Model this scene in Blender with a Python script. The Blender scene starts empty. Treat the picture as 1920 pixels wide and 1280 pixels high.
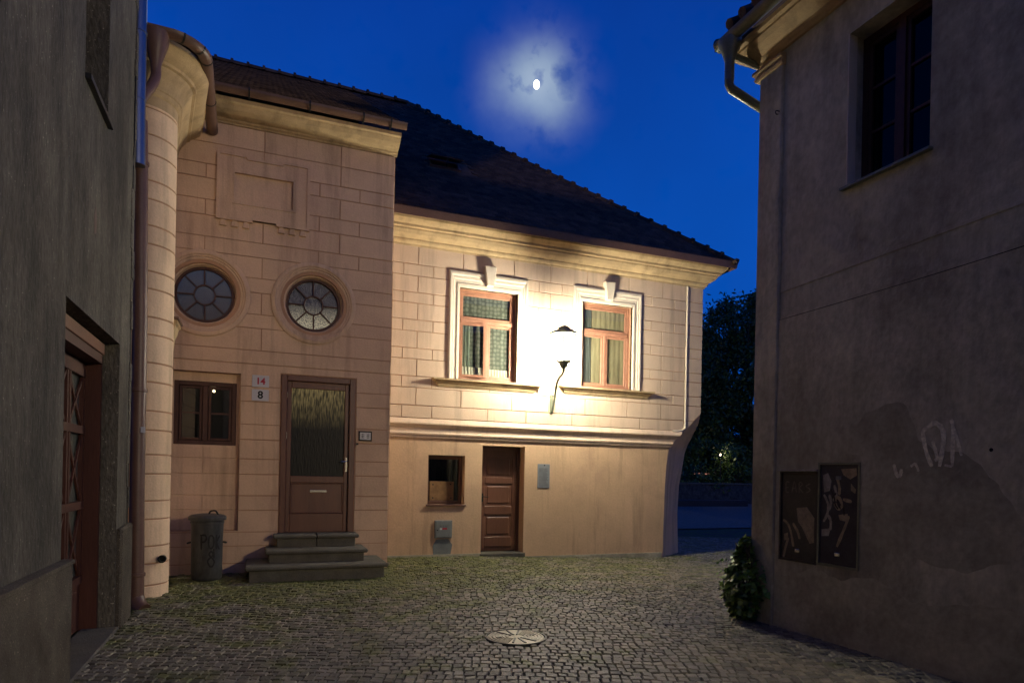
import bpy, bmesh, math, random
from mathutils import Vector, Matrix, noise
random.seed(7)
R = math.radians; PI = math.pi
S = bpy.context.scene
C = S.collection
# ------------------------------------------------------------------ camera
TH, ROLL = R(21.4), R(1.15)
cam = bpy.data.objects.new('camera', bpy.data.cameras.new('camera')); C.objects.link(cam)
R0 = Vector((math.cos(TH), -math.sin(TH), 0)); U0 = Vector((0, 0, 1)); F0 = Vector((math.sin(TH), math.cos(TH), 0))
Rv = math.cos(ROLL)*R0 + math.sin(ROLL)*U0; Uv = -math.sin(ROLL)*R0 + math.cos(ROLL)*U0
cam.matrix_world = Matrix(((Rv.x, Uv.x, -F0.x, 0), (Rv.y, Uv.y, -F0.y, 0), (Rv.z, Uv.z, -F0.z, 1.5), (0, 0, 0, 1)))
cam.data.sensor_width = 36; cam.data.lens = 36*1222/1920; cam.data.shift_y = 247/1920
cam.data.clip_start = .05; cam.data.clip_end = 2000
S.camera = cam
S.view_settings.view_transform = 'Standard'; S.view_settings.look = 'None'
S.view_settings.exposure = 0; S.view_settings.gamma = 1
# ------------------------------------------------------------------ dusk sky
MOON = Vector((.392, .783, .6045)).normalized()
a_, b_ = (1006-960)/1222, (887-159)/1222
MOON = (F0 + Rv*a_ + Uv*b_).normalized()
W = bpy.data.worlds.new('World'); S.world = W; W.use_nodes = True
nt = W.node_tree; N = nt.nodes; L = nt.links; N.clear()
def nd(t, **k):
    n = N.new(t)
    for a, v in k.items(): setattr(n, a, v)
    return n
out = nd('ShaderNodeOutputWorld'); bg = nd('ShaderNodeBackground'); L.new(bg.outputs[0], out.inputs[0])
tc = nd('ShaderNodeTexCoord'); sep = nd('ShaderNodeSeparateXYZ'); L.new(tc.outputs['Generated'], sep.inputs[0])
ramp = nd('ShaderNodeValToRGB'); L.new(sep.outputs['Z'], ramp.inputs[0])
ce = ramp.color_ramp; ce.elements[0].position = 0.0; ce.elements[0].color = (0.0015, .088, .50, 1)
ce.elements[1].position = 1.0; ce.elements[1].color = (0.0, .020, .19, 1)
e = ce.elements.new(.35); e.color = (.0008, .072, .43, 1)
e = ce.elements.new(.62); e.color = (.0004, .040, .31, 1)
dot = nd('ShaderNodeVectorMath', operation='DOT_PRODUCT'); L.new(tc.outputs['Generated'], dot.inputs[0]); dot.inputs[1].default_value = MOON
ac = nd('ShaderNodeMath', operation='ARCCOSINE'); L.new(dot.outputs['Value'], ac.inputs[0])
ns = nd('ShaderNodeTexNoise'); ns.inputs['Scale'].default_value = 13; ns.inputs['Detail'].default_value = 4
L.new(tc.outputs['Generated'], ns.inputs['Vector'])
ad = nd('ShaderNodeMath', operation='MULTIPLY_ADD'); L.new(ns.outputs[0], ad.inputs[0]); ad.inputs[1].default_value = .06
ad2 = nd('ShaderNodeMath', operation='ADD'); L.new(ac.outputs[0], ad2.inputs[0]); ad2.inputs[1].default_value = -.03
L.new(ad2.outputs[0], ad.inputs[2])
halo = nd('ShaderNodeValToRGB'); halo.color_ramp.interpolation = 'B_SPLINE'
mr = nd('ShaderNodeMapRange'); mr.inputs['From Min'].default_value = 0; mr.inputs['From Max'].default_value = .108
L.new(ad.outputs[0], mr.inputs['Value']); L.new(mr.outputs[0], halo.inputs[0])
h = halo.color_ramp; h.elements[0].position = 0; h.elements[0].color = (.36, .41, .28, 1)
h.elements[1].position = 1; h.elements[1].color = (0, 0, 0, 1)
for p, c in ((.20, (.27, .32, .20, 1)), (.38, (.15, .17, .11, 1)), (.55, (.055, .055, .045, 1)), (.76, (.012, .008, .010, 1))):
    x = h.elements.new(p); x.color = c
# torn gaps in the thin cloud, upper right of the moon
ns2 = nd('ShaderNodeTexNoise'); ns2.inputs['Scale'].default_value = 26; ns2.inputs['Detail'].default_value = 5
L.new(tc.outputs['Generated'], ns2.inputs['Vector'])
gap = nd('ShaderNodeMapRange'); gap.inputs['From Min'].default_value = .56; gap.inputs['From Max'].default_value = .70
gap.inputs['To Min'].default_value = 1; gap.inputs['To Max'].default_value = .25
L.new(ns2.outputs[0], gap.inputs['Value'])
GD = (F0 + Rv*((1068-960)/1222) + Uv*((887-135)/1222)).normalized()
gd = nd('ShaderNodeVectorMath', operation='DOT_PRODUCT'); L.new(tc.outputs['Generated'], gd.inputs[0]); gd.inputs[1].default_value = GD
ga = nd('ShaderNodeMath', operation='ARCCOSINE'); L.new(gd.outputs['Value'], ga.inputs[0])
gn = nd('ShaderNodeMath', operation='MULTIPLY_ADD'); L.new(ns2.outputs[0], gn.inputs[0]); gn.inputs[1].default_value = .09
L.new(ga.outputs[0], gn.inputs[2])
gm = nd('ShaderNodeMapRange'); gm.inputs['From Min'].default_value = .045; gm.inputs['From Max'].default_value = .066
L.new(gn.outputs[0], gm.inputs['Value']); gm.inputs['To Min'].default_value = .25; gm.inputs['To Max'].default_value = 1
gg = nd('ShaderNodeMath', operation='MULTIPLY'); L.new(gap.outputs[0], gg.inputs[0]); L.new(gm.outputs[0], gg.inputs[1])
hm = nd('ShaderNodeVectorMath', operation='SCALE'); L.new(halo.outputs[0], hm.inputs[0]); L.new(gg.outputs[0], hm.inputs['Scale'])
ns3 = nd('ShaderNodeTexNoise'); ns3.inputs['Scale'].default_value = 3.2; ns3.inputs['Detail'].default_value = 3
L.new(tc.outputs['Generated'], ns3.inputs['Vector'])
vr = nd('ShaderNodeMapRange'); vr.inputs['From Min'].default_value = .3; vr.inputs['From Max'].default_value = .7
vr.inputs['To Min'].default_value = .88; vr.inputs['To Max'].default_value = 1.1; L.new(ns3.outputs[0], vr.inputs['Value'])
sk = nd('ShaderNodeVectorMath', operation='SCALE'); L.new(ramp.outputs[0], sk.inputs[0]); L.new(vr.outputs[0], sk.inputs['Scale'])
add = nd('ShaderNodeVectorMath', operation='ADD'); L.new(sk.outputs[0], add.inputs[0]); L.new(hm.outputs[0], add.inputs[1])
L.new(add.outputs[0], bg.inputs[0]); bg.inputs[1].default_value = 1
# moonlight
ml = bpy.data.lights.new('moonlight', 'SUN'); ml.energy = .03; ml.angle = R(.5); ml.color = (.8, .88, 1)
mo = bpy.data.objects.new('moonlight', ml); C.objects.link(mo)
mo.rotation_euler = (-MOON).to_track_quat('-Z', 'Y').to_euler()
LAMP_W = 1080      # wall lantern
POST_W = 3000      # post lantern on the side street behind the camera

# ------------------------------------------------------------------ materials
def mat(name, col, rough=.85, var=.18, scale=2.0, bump=.25, bscale=60, metal=0, spec=.3, col2=None, amt=.5,
        stretch=1, fine=True, objvar=0.0, isl=0.0, lo=.45, hi=.62, moss=None, bdist=.01, streak=0, speck=0):
    m = bpy.data.materials.new(name); m.use_nodes = True
    n = m.node_tree.nodes; l = m.node_tree.links; p = n['Principled BSDF']
    p.inputs['Roughness'].default_value = rough; p.inputs['Metallic'].default_value = metal
    p.inputs['Specular IOR Level'].default_value = spec
    g = n.new('ShaderNodeNewGeometry'); mp = n.new('ShaderNodeMapping'); l.new(g.outputs['Position'], mp.inputs[0])
    mp.inputs['Scale'].default_value = (1, 1, 1/stretch)
    t = n.new('ShaderNodeTexNoise'); t.inputs['Scale'].default_value = scale; t.inputs['Detail'].default_value = 7
    t.inputs['Roughness'].default_value = .62; l.new(mp.outputs[0], t.inputs['Vector'])
    r1 = n.new('ShaderNodeMapRange'); r1.inputs['From Min'].default_value = .3; r1.inputs['From Max'].default_value = .7
    r1.inputs['To Min'].default_value = 1-var; r1.inputs['To Max'].default_value = 1+var; l.new(t.outputs[0], r1.inputs['Value'])
    cur = None
    rgb = n.new('ShaderNodeRGB'); rgb.outputs[0].default_value = (*col, 1); cur = rgb.outputs[0]
    if col2:
        t2 = n.new('ShaderNodeTexNoise'); t2.inputs['Scale'].default_value = scale*.6; t2.inputs['Detail'].default_value = 9
        t2.inputs['Roughness'].default_value = .7
        mp2 = n.new('ShaderNodeMapping'); mp2.inputs['Location'].default_value = (3.3, 1.7, 9.1); mp2.inputs['Scale'].default_value = (1, 1, 1/stretch)
        l.new(g.outputs['Position'], mp2.inputs[0]); l.new(mp2.outputs[0], t2.inputs['Vector'])
        r2 = n.new('ShaderNodeMapRange'); r2.inputs['From Min'].default_value = lo; r2.inputs['From Max'].default_value = hi
        r2.inputs['To Max'].default_value = amt; l.new(t2.outputs[0], r2.inputs['Value'])
        mx = n.new('ShaderNodeMix'); mx.data_type = 'RGBA'; l.new(r2.outputs[0], mx.inputs[0]); l.new(cur, mx.inputs[6])
        mx.inputs[7].default_value = (*col2, 1); cur = mx.outputs[2]
    if moss:   # moss between stones where the foot traffic does not reach
        mcol, ms, mlo, mhi = moss
        sp = n.new('ShaderNodeSeparateXYZ'); l.new(g.outputs['Position'], sp.inputs[0])
        t4 = n.new('ShaderNodeTexNoise'); t4.inputs['Scale'].default_value = ms; t4.inputs['Detail'].default_value = 6; l.new(g.outputs['Position'], t4.inputs['Vector'])
        # nearer the house fronts more moss: a function of Y in metres
        ry = n.new('ShaderNodeMapRange'); ry.inputs['From Min'].default_value = 5.6; ry.inputs['From Max'].default_value = 9.2
        ry.inputs['To Min'].default_value = -.12; ry.inputs['To Max'].default_value = .10; l.new(sp.outputs['Y'], ry.inputs['Value'])
        rx = n.new('ShaderNodeMapRange'); rx.inputs['From Min'].default_value = 2.0; rx.inputs['From Max'].default_value = 6.5
        rx.inputs['To Min'].default_value = .03; rx.inputs['To Max'].default_value = -.12; l.new(sp.outputs['X'], rx.inputs['Value'])
        s1 = n.new('ShaderNodeMath'); s1.operation = 'ADD'; l.new(ry.outputs[0], s1.inputs[0]); l.new(rx.outputs[0], s1.inputs[1])
        s2 = n.new('ShaderNodeMath'); s2.operation = 'ADD'; l.new(s1.outputs[0], s2.inputs[0]); l.new(t4.outputs[0], s2.inputs[1])
        rm = n.new('ShaderNodeMapRange'); rm.inputs['From Min'].default_value = mlo; rm.inputs['From Max'].default_value = mhi
        rm.inputs['To Max'].default_value = .85; l.new(s2.outputs[0], rm.inputs['Value'])
        mx = n.new('ShaderNodeMix'); mx.data_type = 'RGBA'; l.new(rm.outputs[0], mx.inputs[0]); l.new(cur, mx.inputs[6])
        mx.inputs[7].default_value = (*mcol, 1); cur = mx.outputs[2]
    fac = r1.outputs[0]
    def mul(a, b):
        q = n.new('ShaderNodeMath'); q.operation = 'MULTIPLY'; l.new(a, q.inputs[0]); l.new(b, q.inputs[1]); return q.outputs[0]
    if streak:   # rain streaks and soot running down the wall
        ms_ = n.new('ShaderNodeMapping'); ms_.inputs['Scale'].default_value = (5, 5, .45); l.new(g.outputs['Position'], ms_.inputs[0])
        ts = n.new('ShaderNodeTexNoise'); ts.inputs['Scale'].default_value = 1; ts.inputs['Detail'].default_value = 8; ts.inputs['Roughness'].default_value = .65; l.new(ms_.outputs[0], ts.inputs['Vector'])
        rs = n.new('ShaderNodeMapRange'); rs.inputs['From Min'].default_value = .5; rs.inputs['From Max'].default_value = .72; rs.inputs['To Min'].default_value = 1; rs.inputs['To Max'].default_value = 1-streak; l.new(ts.outputs[0], rs.inputs['Value']); fac = mul(fac, rs.outputs[0])
    if speck:   # pale grains of sand in the roughcast
        tp = n.new('ShaderNodeTexNoise'); tp.inputs['Scale'].default_value = 55; tp.inputs['Detail'].default_value = 2; l.new(g.outputs['Position'], tp.inputs['Vector'])
        rp_ = n.new('ShaderNodeMapRange'); rp_.inputs['From Min'].default_value = .66; rp_.inputs['From Max'].default_value = .74; rp_.inputs['To Min'].default_value = 1; rp_.inputs['To Max'].default_value = 1+speck; l.new(tp.outputs[0], rp_.inputs['Value']); fac = mul(fac, rp_.outputs[0])
    if objvar:
        oi = n.new('ShaderNodeObjectInfo'); r3 = n.new('ShaderNodeMapRange'); r3.inputs['To Min'].default_value = 1-objvar; r3.inputs['To Max'].default_value = 1+objvar
        l.new(oi.outputs['Random'], r3.inputs['Value']); fac = mul(fac, r3.outputs[0])
    if isl:
        r4 = n.new('ShaderNodeMapRange'); r4.inputs['To Min'].default_value = 1-isl; r4.inputs['To Max'].default_value = 1+isl
        l.new(g.outputs['Random Per Island'], r4.inputs['Value']); fac = mul(fac, r4.outputs[0])
    t3 = n.new('ShaderNodeTexNoise'); t3.inputs['Scale'].default_value = bscale; t3.inputs['Detail'].default_value = 5; l.new(mp.outputs[0], t3.inputs['Vector'])
    if fine:
        r5 = n.new('ShaderNodeMapRange'); r5.inputs['From Min'].default_value = .3; r5.inputs['From Max'].default_value = .7
        r5.inputs['To Min'].default_value = 1-var*.5; r5.inputs['To Max'].default_value = 1+var*.5; l.new(t3.outputs[0], r5.inputs['Value']); fac = mul(fac, r5.outputs[0])
    sc = n.new('ShaderNodeVectorMath'); sc.operation = 'SCALE'; l.new(cur, sc.inputs[0]); l.new(fac, sc.inputs['Scale'])
    l.new(sc.outputs[0], p.inputs['Base Color'])
    if bump:
        sm = n.new('ShaderNodeMath'); sm.operation = 'MULTIPLY_ADD'; l.new(t.outputs[0], sm.inputs[0]); sm.inputs[1].default_value = 1.5; l.new(t3.outputs[0], sm.inputs[2])
        b = n.new('ShaderNodeBump'); b.inputs['Strength'].default_value = bump; b.inputs['Distance'].default_value = bdist
        l.new(sm.outputs[0], b.inputs['Height']); l.new(b.outputs[0], p.inputs['Normal'])
    return m
def emis(name, col, st):
    m = bpy.data.materials.new(name); m.use_nodes = True; n = m.node_tree.nodes; n.clear()
    e = n.new('ShaderNodeEmission'); e.inputs[0].default_value = (*col, 1); e.inputs[1].default_value = st
    o = n.new('ShaderNodeOutputMaterial'); m.node_tree.links.new(e.outputs[0], o.inputs[0]); return m
def glass(name, tint=(.9, .95, .92), refl=.04, rough=.03, bump=0, bscale=60, gc=.9):
    m = bpy.data.materials.new(name); m.use_nodes = True; n = m.node_tree.nodes; l = m.node_tree.links; n.clear()
    tr = n.new('ShaderNodeBsdfTransparent'); tr.inputs[0].default_value = (*tint, 1)
    gl = n.new('ShaderNodeBsdfGlossy'); gl.inputs['Roughness'].default_value = rough; gl.inputs[0].default_value = (gc, gc, gc, 1)
    fr = n.new('ShaderNodeLayerWeight'); fr.inputs[0].default_value = .5
    pw = n.new('ShaderNodeMath'); pw.operation = 'POWER'; pw.inputs[1].default_value = 4; l.new(fr.outputs['Facing'], pw.inputs[0])
    mu = n.new('ShaderNodeMath'); mu.operation = 'MULTIPLY_ADD'; mu.inputs[1].default_value = .8; mu.inputs[2].default_value = refl; l.new(pw.outputs[0], mu.inputs[0])
    mx = n.new('ShaderNodeMixShader'); l.new(mu.outputs[0], mx.inputs[0]); l.new(tr.outputs[0], mx.inputs[1]); l.new(gl.outputs[0], mx.inputs[2])
    if bump:
        t = n.new('ShaderNodeTexNoise'); t.inputs['Scale'].default_value = bscale; b = n.new('ShaderNodeBump'); b.inputs['Strength'].default_value = bump
        g = n.new('ShaderNodeNewGeometry'); l.new(g.outputs['Position'], t.inputs['Vector']); l.new(t.outputs[0], b.inputs['Height']); l.new(b.outputs[0], gl.inputs['Normal'])
    o = n.new('ShaderNodeOutputMaterial'); l.new(mx.outputs[0], o.inputs[0]); return m
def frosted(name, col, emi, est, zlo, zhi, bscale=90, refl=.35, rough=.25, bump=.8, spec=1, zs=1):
    """patterned glass: glossy and rough, with a speckled glow put in between two heights"""
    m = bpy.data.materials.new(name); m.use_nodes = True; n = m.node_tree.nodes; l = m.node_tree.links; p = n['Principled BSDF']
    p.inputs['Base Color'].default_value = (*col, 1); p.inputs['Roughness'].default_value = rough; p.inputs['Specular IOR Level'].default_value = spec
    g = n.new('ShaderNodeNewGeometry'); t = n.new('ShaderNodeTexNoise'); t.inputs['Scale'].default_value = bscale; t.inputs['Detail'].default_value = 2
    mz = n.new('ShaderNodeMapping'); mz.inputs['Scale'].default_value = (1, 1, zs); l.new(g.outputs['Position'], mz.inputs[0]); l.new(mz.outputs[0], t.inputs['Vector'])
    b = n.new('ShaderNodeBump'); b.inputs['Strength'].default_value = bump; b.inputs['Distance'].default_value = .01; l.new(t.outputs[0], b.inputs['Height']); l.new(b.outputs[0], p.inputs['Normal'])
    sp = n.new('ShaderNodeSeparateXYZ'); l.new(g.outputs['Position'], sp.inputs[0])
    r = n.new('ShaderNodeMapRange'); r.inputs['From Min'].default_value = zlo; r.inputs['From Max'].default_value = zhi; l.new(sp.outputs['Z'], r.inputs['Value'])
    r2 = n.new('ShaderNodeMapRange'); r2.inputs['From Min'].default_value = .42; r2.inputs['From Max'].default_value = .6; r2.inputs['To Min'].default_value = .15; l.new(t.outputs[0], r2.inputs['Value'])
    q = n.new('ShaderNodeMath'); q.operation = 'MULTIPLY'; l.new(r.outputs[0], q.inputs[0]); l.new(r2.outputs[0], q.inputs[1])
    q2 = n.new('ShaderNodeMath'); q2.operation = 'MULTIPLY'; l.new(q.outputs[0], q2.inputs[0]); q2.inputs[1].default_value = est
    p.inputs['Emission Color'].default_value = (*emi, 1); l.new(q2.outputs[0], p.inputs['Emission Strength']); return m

STUCCO = mat('painted_stucco', (.60, .43, .29), streak=.35, var=.10, scale=1.6, bump=.35, bscale=45, col2=(.50, .33, .24), amt=.45, objvar=.045)
STUCCO_A = mat('cream_stucco', (.62, .47, .335), streak=.28, var=.08, scale=1.6, bump=.3, bscale=45, col2=(.56, .42, .31), amt=.5, objvar=.03)
STUCCO_LIT = mat('lamplit_stucco', (.76, .57, .37), streak=.3, var=.10, scale=1.6, bump=.35, bscale=45, col2=(.62, .44, .28), amt=.45, objvar=.04)  # stucco brightened and yellowed to carry the lamplight on the round wing
JOINT = mat('stucco_joint', (.40, .235, .14), var=.15, bump=.2)
PLAIN = mat('peach_plaster', (.62, .42, .25), streak=.35, var=.10, scale=1.3, bump=.3, bscale=30, col2=(.50, .33, .21), amt=.6, lo=.48, hi=.6)
TRIM = mat('white_trim', (.64, .56, .44), var=.07, scale=4, bump=.2)
CORN = mat('ochre_cornice', (.47, .345, .19), streak=.4, var=.14, scale=3, bump=.3, col2=(.40, .29, .16), amt=.6, stretch=.5)
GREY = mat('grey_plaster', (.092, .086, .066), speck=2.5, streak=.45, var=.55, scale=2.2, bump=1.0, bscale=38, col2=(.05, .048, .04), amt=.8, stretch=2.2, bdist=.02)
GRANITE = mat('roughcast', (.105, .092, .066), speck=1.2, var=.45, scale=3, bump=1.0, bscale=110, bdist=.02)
RPLAST = mat('brown_plaster', (.50, .465, .335), streak=.25, var=.30, scale=1.3, bump=.6, bscale=18, col2=(.27, .25, .18), amt=.8, stretch=1.3, bdist=.02)
RPATCH = mat('damp_plaster', (.41, .38, .27), var=.25, scale=2, bump=.6, bscale=20, col2=(.25, .23, .165), amt=.7)
STONE = mat('step_stone', (.10, .092, .07), var=.25, scale=4, bump=.5, bscale=60, col2=(.10, .10, .085), amt=.7)
BROWNM = mat('brown_sheet_metal', (.115, .062, .042), rough=.45, var=.2, scale=4, bump=.1, spec=.5)
ZINC = mat('galvanised_pipe', (.26, .28, .30), rough=.36, var=.1, metal=1, bump=.05)
GREENM = mat('patinated_gutter', (.17, .18, .13), rough=.4, var=.25, scale=5, bump=.1, metal=.3, spec=.5)
WOODD = mat('brown_door_paint', (.13, .055, .032), rough=.42, var=.15, scale=6, bump=.15, bscale=40, stretch=6, spec=.5)
WOODR = mat('red_brown_wood', (.065, .024, .016), rough=.5, var=.2, scale=6, bump=.2, stretch=6)
WOODL = mat('pink_brown_window_paint', (.30, .145, .09), rough=.5, var=.15, scale=8, bump=.15)
WOODK = mat('dark_window_paint', (.07, .032, .022), rough=.5, var=.2, scale=8, bump=.15)
TILE = mat('dark_roof_tile', (.09, .060, .042), rough=.9, spec=.1, var=.3, scale=6, bump=.4, isl=.35, objvar=.3)
COB = mat('cobble_granite', (.128, .118, .080), rough=.62, var=.22, scale=9, bump=.7, bscale=55, isl=.48, objvar=.25, col2=(.10, .085, .075), amt=.5, spec=.45,
          moss=((.075, .085, .016), 2.6, .44, .58))
SAND = mat('joint_sand', (.045, .040, .028), rough=.95, var=.4, scale=9, bump=.5, moss=((.06, .078, .014), 2.2, .41, .52))
FARG = mat('far_paving', (.10, .10, .09), rough=.7, var=.45, scale=7, bump=.6, bscale=14)
IRON = mat('cast_iron', (.24, .22, .15), rough=.45, var=.15, metal=.2, bump=.2, spec=.5)
DARKIRON = mat('black_iron', (.02, .022, .02), rough=.45, var=.2, metal=.3)
LAMPG = mat('green_lamp_paint', (.16, .185, .125), rough=.4, var=.15, spec=.5)
BINM = mat('battered_zinc', (.068, .070, .070), rough=.42, var=.3, scale=6, metal=.35, bump=.3, bscale=20, col2=(.03, .028, .026), amt=.6, stretch=2)
BLACKP = mat('black_spray', (.012, .011, .011), rough=.6, var=.1, bump=0)
BLACK = mat('dark_interior', (.010, .010, .010), rough=.9, bump=0)
DIM = mat('dim_room_wall', (.022, .020, .015), rough=.9, bump=0)
SIGNW = mat('enamel_white', (.50, .50, .52), rough=.3, var=.05, bump=0)
GREYP = mat('grey_metal_panel', (.20, .215, .20), rough=.5, var=.15, scale=8, bump=.1)
NOTICE = mat('notice_aluminium', (.25, .265, .27), rough=.5, var=.12, scale=12, bump=.05)
REDP = mat('red_print', (.45, .03, .05), rough=.5, bump=0)
WHITEP = mat('white_print', (.62, .62, .6), rough=.5, bump=0)
INK = mat('grey_ink', (.09, .095, .10), rough=.6, bump=0)
CHROME = mat('worn_steel', (.6, .58, .52), rough=.25, metal=1, bump=0)
CARD = mat('cardboard', (.22, .125, .055), rough=.9, var=.25, scale=8, bump=.2)
CREAM = mat('cream_cloth', (.34, .31, .24), rough=.9, var=.1, bump=.1)
CABD = mat('cabinet_paint', (.045, .042, .036), rough=.55, var=.3, scale=7, bump=.2, col2=(.075, .065, .05), amt=.5)
CABD2 = mat('cabinet_paint_blue', (.035, .035, .042), rough=.55, var=.3, scale=7, bump=.2)
SPRAYT = mat('tan_spray', (.30, .24, .155), rough=.7, var=.35, scale=14, bump=.05)
SPRAYG = mat('grey_spray', (.29, .265, .23), rough=.7, var=.35, scale=14, bump=.05)
FAINT = mat('faint_spray', (.14, .13, .10), rough=.7, var=.4, scale=14, bump=.05)
CHALK = mat('pale_chalk', (.72, .68, .52), rough=.9, var=.35, scale=20, bump=.05)
GLASS = glass('window_glass')
GLASSD = glass('dark_window_glass', (.5, .55, .55), .07)
GLASSR = glass('blue_reflecting_glass', (.25, .27, .3), .10, .04, .05, 3, .13)
FROST_A = frosted('frosted_pane', (.03, .035, .045), (.10, .25, .60), .09, 3.55, 4.35, 120, rough=.28)  # faint blue glow stands in for sky reflected in the panes
FROST_B = frosted('frosted_pane_lit', (.03, .035, .045), (.9, .78, .5), .42, 3.98, 3.66, 60, rough=.28)
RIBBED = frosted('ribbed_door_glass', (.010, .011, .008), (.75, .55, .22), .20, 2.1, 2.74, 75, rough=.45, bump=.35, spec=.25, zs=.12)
def leafm(name, c, c2):
    m = mat(name, c, rough=.45, var=.3, scale=5, bump=0, isl=.5, col2=c2, amt=.8, spec=.4); return m
IVY = leafm('ivy_leaf', (.10, .19, .03), (.20, .26, .06))
FOL = leafm('willow_foliage', (.045, .085, .018), (.025, .045, .014))
FOLG = leafm('bush_foliage', (.06, .105, .02), (.03, .06, .015))
BARK = mat('bark', (.05, .04, .03), var=.3, scale=8, bump=.6, stretch=4)
def lace(name, c1, c2, sc, kind='voronoi'):
    m = mat(name, c1, rough=.9, bump=.05); n = m.node_tree.nodes; l = m.node_tree.links; p = n['Principled BSDF']
    g = n.new('ShaderNodeNewGeometry'); v = n.new('ShaderNodeTexVoronoi'); v.inputs['Scale'].default_value = sc; v.inputs['Randomness'].default_value = .35
    l.new(g.outputs['Position'], v.inputs['Vector']); r = n.new('ShaderNodeMapRange'); r.inputs['From Min'].default_value = .25; r.inputs['From Max'].default_value = .55
    l.new(v.outputs['Distance'], r.inputs['Value']); mx = n.new('ShaderNodeMix'); mx.data_type = 'RGBA'; l.new(r.outputs[0], mx.inputs[0])
    mx.inputs[6].default_value = (*c2, 1); mx.inputs[7].default_value = (*c1, 1); l.new(mx.outputs[2], p.inputs['Base Color']); return m
LACE = lace('lace_curtain', (.045, .050, .038), (.105, .105, .085), 13)
SHEER = mat('pale_green_sheer', (.20, .23, .18), rough=.9, var=.3, scale=12, bump=.1, stretch=10)
CURTY = mat('ochre_curtain', (.19, .155, .09), rough=.9, var=.3, scale=9, bump=.2, stretch=8)
CURTG = mat('grey_curtain', (.045, .048, .045), rough=.9, var=.3, scale=9, bump=.2, stretch=8)

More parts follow.
